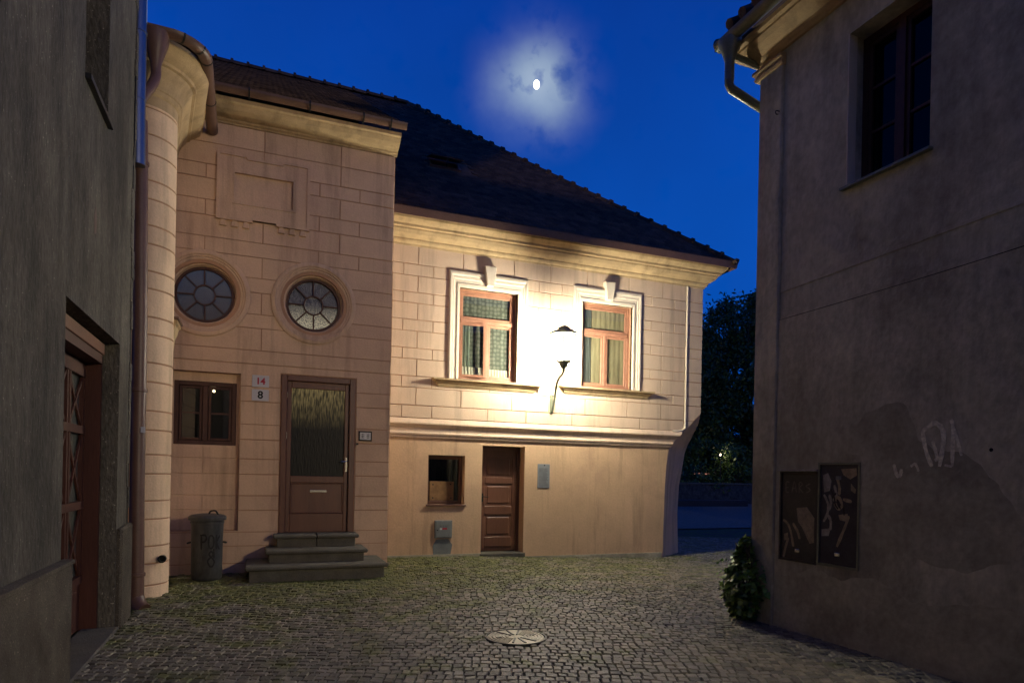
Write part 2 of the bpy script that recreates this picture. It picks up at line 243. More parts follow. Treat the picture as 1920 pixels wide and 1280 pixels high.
# ------------------------------------------------------------------ geometry helpers
class MB:
    def __init__(s): s.v = []; s.f = []
    def add(s, vs, fs):
        k = len(s.v); s.v += [tuple(v) for v in vs]; s.f += [tuple(i+k for i in f) for f in fs]; return s
    def box(s, x0, x1, y0, y1, z0, z1):
        x0, x1 = min(x0, x1), max(x0, x1); y0, y1 = min(y0, y1), max(y0, y1); z0, z1 = min(z0, z1), max(z0, z1)
        v = [(x, y, z) for z in (z0, z1) for y in (y0, y1) for x in (x0, x1)]
        return s.add(v, [(0, 2, 3, 1), (4, 5, 7, 6), (0, 1, 5, 4), (2, 6, 7, 3), (0, 4, 6, 2), (1, 3, 7, 5)])
    def bbox(s, x0, x1, y0, y1, z0, z1, b=.008):
        """box with chamfered edges"""
        bm = bmesh.new(); bmesh.ops.create_cube(bm, size=1)
        for v in bm.verts: v.co = Vector(((x0+x1)/2+v.co.x*abs(x1-x0), (y0+y1)/2+v.co.y*abs(y1-y0), (z0+z1)/2+v.co.z*abs(z1-z0)))
        bmesh.ops.bevel(bm, geom=bm.edges[:], offset=b, segments=1, affect='EDGES')
        bm.verts.index_update()
        s.add([v.co[:] for v in bm.verts], [[v.index for v in f.verts] for f in bm.faces]); bm.free(); return s
    def prism(s, poly, M, d0, d1, cham=0):
        """2-D polygon pushed between depths d0 and d1 through the map M(u,v,d)"""
        n = len(poly); cx = sum(p[0] for p in poly)/n; cy = sum(p[1] for p in poly)/n
        if cham:
            w = max(p[0] for p in poly)-min(p[0] for p in poly); hh = max(p[1] for p in poly)-min(p[1] for p in poly)
            fx, fy = max(0, 1-2*cham/max(w, .02)), max(0, 1-2*cham/max(hh, .02))
            sg = 1 if d1 > d0 else -1
            rings = [[M(cx+(u-cx)*fx, cy+(v-cy)*fy, d0) for u, v in poly], [M(u, v, d0+sg*cham) for u, v in poly], [M(u, v, d1) for u, v in poly]]
        else: rings = [[M(u, v, d0) for u, v in poly], [M(u, v, d1) for u, v in poly]]
        vs = sum(rings, []); fs = [tuple(range(n))[::-1], tuple(range((len(rings)-1)*n, len(rings)*n))]
        for r in range(len(rings)-1):
            for i in range(n): fs.append((r*n+i, r*n+(i+1) % n, (r+1)*n+(i+1) % n, (r+1)*n+i))
        return s.add(vs, fs)
    def tube(s, pts, r, n=10, cap=True):
        pts = [Vector(p) for p in pts]; rr = r if isinstance(r, (list, tuple)) else [r]*len(pts)
        up = Vector((0, 0, 1)); rings = []
        prev = None
        for i, p in enumerate(pts):
            d = (pts[min(i+1, len(pts)-1)]-pts[max(i-1, 0)]).normalized()
            if prev is None:
                a = d.cross(up if abs(d.z) < .9 else Vector((1, 0, 0))).normalized()
            else: a = (prev-d*prev.dot(d)).normalized()
            prev = a; b = d.cross(a)
            rings.append([p+(a*math.cos(2*PI*k/n)+b*math.sin(2*PI*k/n))*rr[i] for k in range(n)])
        fs = []
        for i in range(len(pts)-1):
            for k in range(n): fs.append((i*n+k, i*n+(k+1) % n, (i+1)*n+(k+1) % n, (i+1)*n+k))
        if cap: fs += [tuple(range(n))[::-1], tuple(range((len(pts)-1)*n, len(pts)*n))]
        return s.add([tuple(v) for q in rings for v in q], fs)
    def lathe(s, c, prof, n=24, ax='z', cap=True):
        cx, cy, cz = c; vs = []; fs = []
        for r, t in prof:
            for k in range(n):
                a = 2*PI*k/n
                if ax == 'z': vs.append((cx+r*math.cos(a), cy+r*math.sin(a), cz+t))
                elif ax == 'y': vs.append((cx+r*math.cos(a), cy+t, cz+r*math.sin(a)))
                else: vs.append((cx+t, cy+r*math.cos(a), cz+r*math.sin(a)))
        for i in range(len(prof)-1):
            for k in range(n): fs.append((i*n+k, i*n+(k+1) % n, (i+1)*n+(k+1) % n, (i+1)*n+k))
        if cap: fs += [tuple(range(n)), tuple(range((len(prof)-1)*n, len(prof)*n))]
        return s.add(vs, fs)
    def sweep(s, path, prof, closed=True, capends=True):
        """plan path (x,y); profile (offset to the right-hand side, z)"""
        P = [Vector(p) for p in path]; rings = []
        for i, p in enumerate(P):
            d0 = (P[i]-P[i-1]).normalized() if i else (P[1]-P[0]).normalized()
            d1 = (P[i+1]-P[i]).normalized() if i < len(P)-1 else d0
            n0 = Vector((d0.y, -d0.x)); n1 = Vector((d1.y, -d1.x)); m = (n0+n1)
            m = m/max(m.length, 1e-6); k = 1/max(.3, m.dot(n0))
            rings.append([(p.x+m.x*o*k, p.y+m.y*o*k, z) for o, z in prof])
        n = len(prof); fs = []
        for i in range(len(P)-1):
            for k in range(n if closed else n-1): fs.append((i*n+k, i*n+(k+1) % n, (i+1)*n+(k+1) % n, (i+1)*n+k))
        if closed and capends: fs += [tuple(range(n)), tuple(range((len(P)-1)*n, len(P)*n))]
        return s.add(sum(rings, []), fs)
LOC = {}
def mk(name, mb, m, parent=None, origin=None, smooth=False, kind=None, weld=False):
    me = bpy.data.meshes.new(name)
    P = Vector(LOC[parent.name]) if parent else Vector(origin or (0, 0, 0))
    me.from_pydata([(v[0]-P.x, v[1]-P.y, v[2]-P.z) for v in mb.v], [], mb.f)
    if len(mb.f) < 20000:
        bm = bmesh.new(); bm.from_mesh(me)
        if weld: bmesh.ops.remove_doubles(bm, verts=bm.verts[:], dist=2e-4)
        bmesh.ops.recalc_face_normals(bm, faces=bm.faces[:]); bm.to_mesh(me); bm.free()
    me.materials.append(m)
    if smooth: me.polygons.foreach_set('use_smooth', [True]*len(me.polygons)); me.set_sharp_from_angle(angle=R(40))
    o = bpy.data.objects.new(name, me); C.objects.link(o)
    if parent: o.parent = parent
    else: o.location = P
    LOC[o.name] = P
    if kind: o['kind'] = kind
    return o
def tag(o, label, cat, group=None):
    o['label'] = label; o['category'] = cat
    if group: o['group'] = group
    return o
def thing(name, loc, label, cat, group=None):
    o = bpy.data.objects.new(name, None); C.objects.link(o); o.location = loc; o.empty_display_size = .2; LOC[o.name] = Vector(loc)
    return tag(o, label, cat, group)
def struct(name, mb, m, smooth=False): return mk(name, mb, m, None, (0, 0, 0), smooth, 'structure')
# convex polygon clipping
def clip(poly, nx, ny, c, keep_inside=True):
    """keep the part with nx*u+ny*v <= c (or >= c)"""
    s = 1 if keep_inside else -1; o = []
    for i in range(len(poly)):
        a, b = poly[i], poly[(i+1) % len(poly)]
        da, db = s*(nx*a[0]+ny*a[1]-c), s*(nx*b[0]+ny*b[1]-c)
        if da <= 1e-9: o.append(a)
        if (da < -1e-9 and db > 1e-9) or (da > 1e-9 and db < -1e-9):
            t = da/(da-db); o.append((a[0]+(b[0]-a[0])*t, a[1]+(b[1]-a[1])*t))
    if len(o) < 3: return None
    ar = abs(sum(o[i][0]*o[(i+1) % len(o)][1]-o[(i+1) % len(o)][0]*o[i][1] for i in range(len(o))))/2
    return o if ar > 2e-5 else None
def minus(polys, hole):
    """convex polygons minus one convex (counter-clockwise) hole"""
    res = []
    for p in polys:
        hx0, hx1 = min(q[0] for q in hole), max(q[0] for q in hole); hy0, hy1 = min(q[1] for q in hole), max(q[1] for q in hole)
        if max(q[0] for q in p) <= hx0 or min(q[0] for q in p) >= hx1 or max(q[1] for q in p) <= hy0 or min(q[1] for q in p) >= hy1:
            res.append(p); continue
        rest = p
        for i in range(len(hole)):
            a, b = hole[i], hole[(i+1) % len(hole)]
            nx, ny = (b[1]-a[1]), -(b[0]-a[0]); c = nx*a[0]+ny*a[1]
            o = clip(rest, nx, ny, c, False)
            if o: res.append(o)
            rest = clip(rest, nx, ny, c, True)
            if not rest: break
    return res
def rect(u0, u1, v0, v1): return [(u0, v0), (u1, v0), (u1, v1), (u0, v1)]
def circ(cx, cy, r, n=32): return [(cx+r*math.cos(2*PI*i/n), cy+r*math.sin(2*PI*i/n)) for i in range(n)]
def onYp(Y): return lambda u, v, d: (u, Y+d, v)       # facade facing -Y, depth goes +Y
def onXr(X): return lambda u, v, d: (X+d, u, v)       # wall facing -X
def onXl(X): return lambda u, v, d: (X-d, u, v)       # wall facing +X
def connected(polys):
    def touch(p, q):
        for a in p:
            for i in range(len(q)):
                b, c = Vector(q[i]), Vector(q[(i+1) % len(q)]); t = (Vector(a)-b).dot(c-b)/max((c-b).length_squared, 1e-9)
                if 0 <= t <= 1 and ((b+(c-b)*t)-Vector(a)).length < 1e-4: return True
        return False
    gs = []
    for p in polys:
        hit = [g for g in gs if any(touch(p, q) or touch(q, p) for q in g)]; new = [p]
        for g in hit: new += g; gs.remove(g)
        gs.append(new)
    return gs
def blocks(parent, M, zs, joints, u0, u1, holes, m, name='stone_block', gap=.012, proud=.013, extra=None):
    """ashlar courses; zs ascending list of joint heights; joints(i, z0, z1) -> list of vertical joint positions"""
    for i in range(len(zs)-1):
        z0, z1 = zs[i], zs[i+1]; us = [u0]+sorted(u for u in joints(i, z0, z1) if u0+.05 < u < u1-.05)+[u1]
        for a, b in zip(us[:-1], us[1:]):
            g = gap/2; polys = [rect(a+g, b-g, z0+g, z1-g)]
            for h in holes: polys = minus(polys, h)
            if extra: polys = [q for q in (clip(p, *extra) for p in polys) if q]
            if not polys: continue
            if sum(abs(sum(o[k][0]*o[(k+1) % len(o)][1]-o[(k+1) % len(o)][0]*o[k][1] for k in range(len(o)))) for o in polys) < .004: continue
            pr = proud+random.uniform(-.0025, .0025)
            for grp in connected(polys):
                mb = MB()
                if len(grp) == 1: grp = [[(u+random.uniform(-.002, .002), v+random.uniform(-.002, .002)) for u, v in grp[0]]]
                for p in grp: mb.prism(p, M, -pr, .004, .005 if len(grp) == 1 and len(p) == 4 else 0)
                mk(name, mb, m, parent, weld=len(grp) > 1)
def wall(parent, name, polys, holes, M, d0, d1, m):
    for h in holes: polys = minus(polys, h)
    mb = MB()
    for p in polys: mb.prism(p, M, d0, d1)
    return mk(name, mb, m, parent)
def ribbon(mb, pts, w, M, d=0):
    """stroke of painted line on a surface"""
    P = [Vector(p) for p in pts]; Lf, Rt = [], []; d += random.uniform(-.0006, .0006)
    for i, p in enumerate(P):
        t = (P[min(i+1, len(P)-1)]-P[max(i-1, 0)]).normalized(); n = Vector((-t.y, t.x))
        ww = w*(.55 if i in (0, len(P)-1) else 1)*random.uniform(.8, 1.15)
        Lf.append(M(*(p+n*ww/2), d)); Rt.append(M(*(p-n*ww/2), d))
    k = len(P); mb.add(Lf+Rt, [(i, i+1, k+i+1, k+i) for i in range(k-1)])
def smoothline(pts, k=5):
    o = []
    for i in range(len(pts)-1):
        p0, p1, p2, p3 = pts[max(i-1, 0)], pts[i], pts[i+1], pts[min(i+2, len(pts)-1)]
        for j in range(k):
            t = j/k; o.append(tuple(.5*((2*p1[c])+(-p0[c]+p2[c])*t+(2*p0[c]-5*p1[c]+4*p2[c]-p3[c])*t*t+(-p0[c]+3*p1[c]-3*p2[c]+p3[c])*t**3) for c in range(len(p1))))
    return o+[tuple(pts[-1])]
def text(body, size, M, m, parent, name, bold=.004):
    cu = bpy.data.curves.new(name, 'FONT'); cu.body = body; cu.size = size; cu.align_x = 'CENTER'; cu.align_y = 'CENTER'; cu.extrude = .001; cu.offset = bold
    t = bpy.data.objects.new('tmp', cu); C.objects.link(t); bpy.context.view_layer.update()
    me = t.evaluated_get(bpy.context.evaluated_depsgraph_get()).to_mesh()
    mb = MB(); mb.add([M(v.co.x, v.co.y, -v.co.z) for v in me.vertices], [tuple(p.vertices) for p in me.polygons])
    t.to_mesh_clear(); bpy.data.objects.remove(t); return mk(name, mb, m, parent)
def half_round(mb, path, off, z, r, th=.008):
    """gutter trough swept along a plan path: centre at offset off, rim height z"""
    n = 8; o = [(off+r*math.cos(PI+PI*i/n), z+r*math.sin(PI+PI*i/n)) for i in range(n+1)]
    q = [(off+(r-th)*math.cos(2*PI-PI*i/n), z+(r-th)*math.sin(2*PI-PI*i/n)) for i in range(n+1)]
    return mb.sweep(path, o+q)
def sstep(a, b, x):
    t = min(1, max(0, (x-a)/(b-a))); return t*t*(3-2*t)
def gz(x, y): return -.15*sstep(2.5, 8, x)*sstep(7.5, 10.6, y) + .012*noise.noise((x*.7, y*.7, 0))
# ------------------------------------------------------------------ ground
mb = MB(); xs = [-60, -20, -6]+[-3+.5*i for i in range(30)]+[13, 16, 20, 30, 50, 90, 400]; ys = [-60, -20, -5]+[-2+.5*i for i in range(32)]+[16, 20, 30, 45, 80, 400]
for y in ys:
    for x in xs: mb.v.append((x, y, gz(x, y)-.015))
nx = len(xs)
for j in range(len(ys)-1):
    for i in range(nx-1): mb.f.append((j*nx+i, j*nx+i+1, (j+1)*nx+i+1, (j+1)*nx+i))
street = struct('cobbled_street', mb, SAND, True)
MH = (2.25, 5.56)
def in_solid(x, y):
    if y > 10.12 and x < 1.95: return True
    if x < -1.0 and y > 7.5 and y > 8.5-.1: return True
    if x < -1.16 and not (5.2 < y < 6.95 and x > -1.3): return True
    if x < -1.24: return True
    if y > 11.28 and x < 7.8: return True
    if x > 7.8 and y > 11.3 + (x-7.8)*.75 and x < 8.7: return True
    if y > 11.95 and x < 8.7: return True
    if x > 4.98 and y < 5.56: return True
    if -.08 < x < 1.72 and y > 9.24: return True
    if (x-MH[0])**2+(y-MH[1])**2 < (.285)**2: return True
    return False
def warp(u, v):
    """rows run square to the lane's long view, bending in shallow fans"""
    uu = u+.05*noise.noise((u*.8, v*.8, 3))+.05*math.sin(v*.9)
    vv = v+.10*math.sin(u*1.5+.6+.5*math.sin(v*.5))*sstep(4.2, 6.5, v)+.05*noise.noise((u*.9, v*.9, 8))
    q = math.hypot(u-2.9, v-5.7); vv += .10*math.sin(q*2.2)*max(0, 1-q/2.2)
    return uu*.931+vv*.365, -uu*.365+vv*.931
YB_ = 10.15
stones = []
for j in range(int((18-2.7)/.092)):
    dv = .092; vv = 2.7+j*dv; u = -vv*.84-.5+random.uniform(0, .1)
    while u < vv*.84+.5:
        w = random.uniform(.058, .10)
        x, y = warp(u+w/2, vv+dv/2)
        if not in_solid(x, y) and x < 16.5:
            g = .0035; q = []
            for a, b in ((u+g, vv+g), (u+w-g, vv+g), (u+w-g, vv+dv-g), (u+g, vv+dv-g)):
                px, py = warp(a, b); q.append((px+random.uniform(-.005, .005), py+random.uniform(-.005, .005)))
            stones.append((x*.365+y*.931, x, y, q))
        u += w
stones.sort(key=lambda s: s[0])
def cobble(mb, s, coarse=False):
    d, x, y, q = s; z = gz(x, y)+random.uniform(-.004, .004); tx, ty = random.uniform(-.07, .07), random.uniform(-.07, .07)
    def H(p): return z+(p[0]-x)*tx+(p[1]-y)*ty
    lo = [(p[0], p[1], z-.03) for p in q]
    mid = [(p[0], p[1], H(p)-.010) for p in q]
    k = .84; top = [(x+(p[0]-x)*k, y+(p[1]-y)*k, H(p)) for p in q]
    mb.add(lo+mid+top, [(0, 1, 5, 4), (1, 2, 6, 5), (2, 3, 7, 6), (3, 0, 4, 7), (4, 5, 9, 8), (5, 6, 10, 9), (6, 7, 11, 10), (7, 4, 8, 11), (8, 9, 10, 11)])
vis = [s for s in stones if s[0] > 3.55 and abs(s[1]*.931-s[2]*.365) < s[0]*.79]
ind = set(id(s) for s in vis[:300])
rest = MB()
for s in stones:
    if id(s) in ind:
        m_ = MB(); cobble(m_, s); mk('cobblestone', m_, COB, street, smooth=False)
    else: cobble(rest, s)
mk('cobblestone_field', rest, COB, street, kind='stuff')
# weeds in the joints and along the wall feet
mb = MB(); rw_ = random.Random(9)
def blade(x, y, h):
    z = gz(x, y)-.012; a = rw_.uniform(0, PI); w = rw_.uniform(.002, .004); dx, dy = rw_.uniform(-.5, .5)*h, rw_.uniform(-.5, .5)*h
    mb.add([(x-w*math.cos(a), y-w*math.sin(a), z), (x+w*math.cos(a), y+w*math.sin(a), z), (x+dx, y+dy, z+h)], [(0, 1, 2)])
for i in range(260):
    k = rw_.random()
    if k < .25: x, y = rw_.uniform(-.9, 1.9), YB_-.03-abs(rw_.gauss(0, .05))
    elif k < .5: x, y = rw_.uniform(1.95, 7.7), 11.24-abs(rw_.gauss(0, .05))
    elif k < .65: x, y = rw_.uniform(-.15, 1.75), 9.17-abs(rw_.gauss(0, .04))
    else: x, y = rw_.gauss(.2, .9), rw_.gauss(8.4, .5)
    if -.1 < x < 1.75 and y > 9.2: continue
    for j in range(14): blade(x+rw_.gauss(0, .025), y+rw_.gauss(0, .02), rw_.uniform(.012, .04))
mk('weeds', mb, leafm('weed_green', (.08, .12, .025), (.12, .13, .04)), street, kind='stuff')
# far square beyond the corner
mb = MB(); F = [(9, 16.8), (16.2, 16.8), (16.2, 2), (80, 2), (80, 60), (9, 60)]
mb.add([(9, 17.2, -.135), (17, 17.2, -.135), (60, 17.2, -.135), (60, 70, -.135), (9, 70, -.135)], [(0, 1, 2, 3, 4)])
mb.add([(16.6, 4, -.136), (60, 4, -.136), (60, 17.2, -.136), (16.6, 17.2, -.136)], [(0, 1, 2, 3)])
struct('square_paving', mb, FARG)
# threshold flagstones under the left gate
mb = MB()
mb.bbox(-1.46, -1.16, 5.15, 6.93, -.05, .015, .01)
tag(mk('threshold_slab', mb, STONE, None, (-1.3, 6, 0)), 'worn grey stone slab on the ground below the brown garage gate', 'stone slab')
# manhole cover
mh = thing('manhole_cover', (MH[0], MH[1], gz(*MH)), 'round cast iron manhole cover with rings and spokes set in the cobbles', 'manhole cover')
z0 = gz(*MH)+.006
mb = MB(); mb.lathe((MH[0], MH[1], z0), [(.285, -.06), (.285, .004), (.270, .004), (.270, -.012), (.262, -.012), (.262, -.06)], 40, cap=False); mk('rim', mb, DARKIRON, mh)
mb = MB(); mb.lathe((MH[0], MH[1], z0), [(.26, -.05), (.26, .0), (0.001, .0)], 40); mk('plate', mb, IRON, mh)
for r_ in (.245, .212, .18, .148, .117, .086):
    for a0 in (-52, 128):
        mb = MB()
        n = 16; vs = []
        for i in range(n+1):
            a = R(a0+104*i/n)
            for rr, zz in ((r_+.010, 0), (r_+.007, .006), (r_-.007, .006), (r_-.010, 0)): vs.append((MH[0]+rr*math.cos(a), MH[1]+rr*math.sin(a), z0+zz))
        fs = []
        for i in range(n):
            for k in range(3): fs.append((i*4+k, i*4+k+1, i*4+k+5, i*4+k+4))
        mb.add(vs, fs)
        mk('ring', mb, IRON, mh)
for a in (62, 90, 118, 242, 270, 298):
    c_, s_ = math.cos(R(a)), math.sin(R(a)); mb = MB()
    q = [(MH[0]+c_*r1+s_*w, MH[1]+s_*r1-c_*w) for r1, w in ((.06, .008), (.235, .009), (.235, -.009), (.06, -.008))]
    mb.add([(x, y, z0+.001) for x, y in q]+[(x, y, z0+.007) for x, y in q], [(4, 5, 6, 7), (0, 1, 5, 4), (1, 2, 6, 5), (2, 3, 7, 6), (3, 0, 4, 7)])
    mk('spoke', mb, DARKIRON, mh)
for sx in (-1, 1):
    mb = MB(); mb.box(MH[0]+sx*.163-.022, MH[0]+sx*.163+.022, MH[1]-.012, MH[1]+.012, z0+.0015, z0+.009); mk('lifting_slot', mb, DARKIRON, mh)

# ------------------------------------------------------------------ house A (lit wing)
YA = 11.3
hA = thing('house', (5, YA, 0), 'cream house wing lit by the wall lantern with two upper windows and a hipped roof', 'house')
MA = onYp(YA)
lev = [(-.45, 7.77), (.7, 7.79), (1.3, 7.80), (1.75, 7.83), (2.0, 7.86), (2.1, 7.89), (2.22, 7.97), (2.33, 8.08), (2.42, 8.18), (2.48, 8.26), (2.62, 8.45), (2.85, 8.65)]
wL, wR = (3.34, 4.47), (5.82, 6.95)
hole_w = [rect(wL[0], wL[1], 3.19, 4.83), rect(wR[0], wR[1], 3.22, 4.86)]
hole_d = [rect(3.84, 4.68, -.05, 2.0)]; hole_lw = [rect(2.83, 3.51, .92, 1.80)]
low = [[(1.9, a[0]), (a[1], a[0]), (b[1], b[0]), (1.9, b[0])] for a, b in zip(lev[:6], lev[1:6])]
wall(hA, 'plaster_wall', low, hole_d+hole_lw, MA, 0, .4, PLAIN)
up = [[(1.9, a[0]), (a[1], a[0]), (b[1], b[0]), (1.9, b[0])] for a, b in zip(lev[5:], lev[6:])]+[rect(1.9, 8.65, 2.85, 5.9)]
wall(hA, 'upper_wall', up, hole_w, MA, .0, .4, JOINT)
zsA = [2.44, 2.66, 2.97, 3.17, 3.47, 3.66, 3.96, 4.16, 4.45, 4.64, 4.93, 5.13, 5.46]
tallJ = [2.58, 3.4, 4.39, 5.14, 5.92, 6.86, 7.65]; shortJ = [2.32, 2.86, 3.95, 4.9, 5.38, 6.4, 7.39, 7.94]; botJ = [2.33, 2.87, 3.92, 4.68, 5.64, 7.16]
def jA(i, a, b): return botJ if i == 0 else (tallJ if b-a > .24 else shortJ)
arch = [rect(3.16, 4.65, 3.1, 5.12), rect(5.64, 7.13, 3.12, 5.13)]
blocks(hA, MA, zsA, jA, 1.93, 8.23, arch, STUCCO_A)
blocks(hA, MA, zsA, lambda *k: [], 8.28, 8.652, [], STUCCO_A, extra=(.86, -.90, .86*8.30-.90*2.50))
# chamfered, corbelled corner
sec = [(8.6, 11.9, -.45), (8.6, 11.97, .7), (8.6, 11.93, 1.3), (8.6, 11.81, 1.77), (8.6, 11.75, 2.0), (8.6, 11.70, 2.1), (8.6, 11.62, 2.22), (8.6, 11.52, 2.33), (8.6, 11.45, 2.42), (8.6, 11.40, 2.48), (8.625, 11.33, 2.62), (8.652, 11.301, 2.85)]
mb = MB(); vs = []; K = 7
for (z, x1), (x2, y2, z2) in zip(lev, sec):
    zz = (z if z != 1.75 else 1.76)
    for k in range(K):
        t = k/(K-1); bl = math.sin(PI*t)*.05*min(1, max(0, (2.6-zz)/.6))
        vs.append((x1+(x2-x1)*t - bl*.1, YA+(y2-YA)*t - bl*.15, zz))
fs = [(i*K+k, i*K+k+1, (i+1)*K+k+1, (i+1)*K+k) for i in range(len(lev)-1) for k in range(K-1)]
mb.add(vs, fs); mk('corner_corbel', mb, PLAIN, hA, smooth=True)
mb = MB(); vs = [(x, y, z) for x, y, z in sec]+[(8.6, 22, z) for x, y, z in sec]; n = len(sec)
mb.add(vs, [(i, i+1, n+i+1, n+i) for i in range(n-1)]); mb.box(8.3, 8.65, 11.7, 22, 2.85, 5.9); mk('side_wall', mb, PLAIN, hA)
mb = MB(); mb.box(1.96, 8.2, 11.9, 11.95, -.4, 5.8); mk('interior', mb, BLACK, hA)
# string course between floors
prof = [(0, 2.09), (.012, 2.09), (.03, 2.105), (.03, 2.135), (.05, 2.15), (.055, 2.175), (.03, 2.20), (.03, 2.27), (.045, 2.285), (.06, 2.31), (.085, 2.33), (.085, 2.355), (.07, 2.37), (.02, 2.43), (0, 2.44)]
mb = MB(); vs = []; n = len(prof)
def x1(z):
    for a, b in zip(lev, lev[1:]):
        if a[0] <= z <= b[0]: return a[1]+(b[1]-a[1])*(z-a[0])/(b[0]-a[0])
mb.add([(1.9, YA-o, z) for o, z in prof]+[(x1(z)+.004, YA-o, z) for o, z in prof], [(k, (k+1) % n, n+(k+1) % n, n+k) for k in range(n)]+[tuple(range(n)), tuple(range(n, 2*n))])
mk('string_course', mb, STUCCO_A, hA)
mb = MB(); mb.tube(smoothline([(8.255, YA-.012, 5.44), (8.255, YA-.012, 4), (8.255, YA-.012, 2.6), (8.25, YA-.012, 2.52), (8.20, YA-.014, 2.465), (8.10, YA-.014, 2.44), (7.95, YA-.014, 2.43)], 4), .022, 8)
mk('corner_roll', mb, TRIM, hA, smooth=True)
# cornice
pathA = [(1.93, YA), (8.65, YA), (8.65, 21)]
prof = [(0, 5.44), (.025, 5.44), (.03, 5.47), (.06, 5.49), (.075, 5.52), (.075, 5.545), (.115, 5.56), (.17, 5.60), (.21, 5.65), (.215, 5.68), (.26, 5.69), (.265, 5.73), (.31, 5.76), (.35, 5.80), (.36, 5.85), (0, 5.87)]
mb = MB(); mb.sweep(pathA, prof); mk('cornice', mb, CORN, hA)
mb = MB(); mb.sweep(pathA, [(.34, 5.852), (.43, 5.852), (.455, 5.80), (.47, 5.80), (.49, 5.93), (.34, 5.90)]); mk('gutter', mb, BROWNM, hA)
mb = MB()
# roof
ex, ey, ez, sl = 9.10, 10.83, 5.88, .872
APX, APY = ex-5.68, ey+5.68; APZ = ez+5.68*sl
rf = MB(); rf.add([(1.93, ey, ez), (ex, ey, ez), (APX, APY, APZ), (1.93, APY, APZ), (ex, APY+5.68, ez), (-6, APY, APZ), (-6, APY+5, APZ-5*sl), (APX, APY+5, APZ-5*sl)], [(0, 1, 2, 3), (1, 4, 2), (3, 2, 7, 6, 5)])
roof = mk('roof', rf, TILE, hA)
import itertools
def tile_mesh(mb, P, U, V, Nn, w, l, j):
    """one beaver-tail tile: P upper-left corner, U across, V down the slope"""
    q = [(.004, 0), (w-.004, 0), (w-.004, l*.78), (w*.72, l*.96), (w*.28, l*.96), (.004, l*.78)]
    lift = .012+j
    top = [P+U*a+V*b+Nn*(lift*(.25+.75*b/l)+.008) for a, b in q]; bot = [P+U*a+V*b+Nn*(lift*(.25+.75*b/l)-.006) for a, b in q]
    mb.add([tuple(t) for t in top+bot], [(0, 1, 2, 3, 4, 5)]+[(i, (i+1) % 6, 6+(i+1) % 6, 6+i) for i in range(1, 6)])
ct = 1/math.sqrt(1+sl*sl); U = Vector((1, 0, 0)); Vd = Vector((0, -ct, -sl*ct)); Nn = Vector((0, -sl*ct, ct))
length = 5.68/ct; tiles = []
rows = int(length/.155)
for j in range(rows):
    s = .155*j+.19; yy = ey+s*ct; x = 1.95+(.09 if j % 2 else 0)
    while x+.18 < ex-(yy-ey)+.02:
        if not (3.0 < x < 3.95 and 12.75 < yy < 13.35): tiles.append((j, x, Vector((x, yy, ez+(yy-ey)*sl))))
        x += .18
restm = MB()
for i, (j, x, P) in enumerate(tiles):
    jj = random.uniform(0, .006)
    if i < 300:
        m_ = MB(); tile_mesh(m_, P, U, Vd, Nn, .18, .20, jj); mk('roof_tile', m_, TILE, roof)
    else: tile_mesh(restm, P, U, Vd, Nn, .18, .20, jj)
mk('roof_tile_courses', restm, TILE, roof, kind='stuff')
def ridge_tile(P, D, Up):
    """half-round ridge tile with a collar at its lower end"""
    mb = MB(); Sd = D.cross(Up).normalized(); vs = []; n = 7
    for t, r in ((0, .085), (.30, .095), (.302, .125), (.36, .13)):
        for k in range(n):
            a = PI*k/(n-1)-.15*(1-2*k/(n-1)); vs.append(tuple(P+D*t+Sd*math.cos(a)*r+Up*(math.sin(a)*r-.02)))
    fs = [(i*n+k, i*n+k+1, (i+1)*n+k+1, (i+1)*n+k) for i in range(3) for k in range(n-1)]+[tuple(range(3*n, 4*n))]
    mb.add(vs, fs); mk('ridge_tile', mb, TILE, roof)
T = Vector((ex, ey, ez)); A_ = Vector((APX, APY, APZ)); D = (T-A_); ln = D.length; D.normalize()
UpH = Vector((.33, -.33, .88)).normalized(); UpH = (UpH-D*UpH.dot(D)).normalized()
k = int(ln/.345)
for i in range(k): ridge_tile(A_+D*(i*ln/k)+Vector((0, 0, .02-.05*math.sin(PI*i/k))), D, UpH)
x = APX
while x > -2.4:
    ridge_tile(Vector((x, APY, APZ+.03)), Vector((-1, 0, 0)), Vector((0, 0, 1))); x -= .345
# roof hatch
hh = Vector((3.12, 12.85, ez+(12.8-ey)*sl)); mb = MB()
def rp(a, b, c): return tuple(hh+U*a*.82-Vd*b*.62+Nn*c*.62)
def rbox(mb, a0, a1, b0, b1, c0, c1):
    v = [rp(a, b, c) for c in (c0, c1) for b in (b0, b1) for a in (a0, a1)]
    mb.add(v, [(0, 2, 3, 1), (4, 5, 7, 6), (0, 1, 5, 4), (2, 6, 7, 3), (0, 4, 6, 2), (1, 3, 7, 5)])
rbox(mb, 0, .8, 0, .06, 0, .12); rbox(mb, 0, .06, .06, .6, 0, .12); rbox(mb, .74, .8, .06, .6, 0, .12); rbox(mb, 0, .8, .6, .66, 0, .12)
hat = mk('roof_hatch', mb, BROWNM, hA)
mb = MB(); rbox(mb, .06, .74, .06, .6, .02, .03); mk('hatch_opening', mb, BLACK, hat)
mb = MB(); v = [rp(a, b, c) for b, c in ((.66, .13), (-.02, .42), (-.02, .45), (.66, .16)) for a in (-.02, .82)]
mb.add(v, [(0, 1, 3, 2), (2, 3, 5, 4), (4, 5, 7, 6), (6, 7, 1, 0), (0, 2, 4, 6), (1, 3, 5, 7)]); mk('hatch_lid', mb, BROWNM, hat)
mb = MB(); mb.tube([rp(.42, .04, .1), rp(.42, .02, .42)], .012, 6); mk('hatch_stay', mb, CHROME, hat)

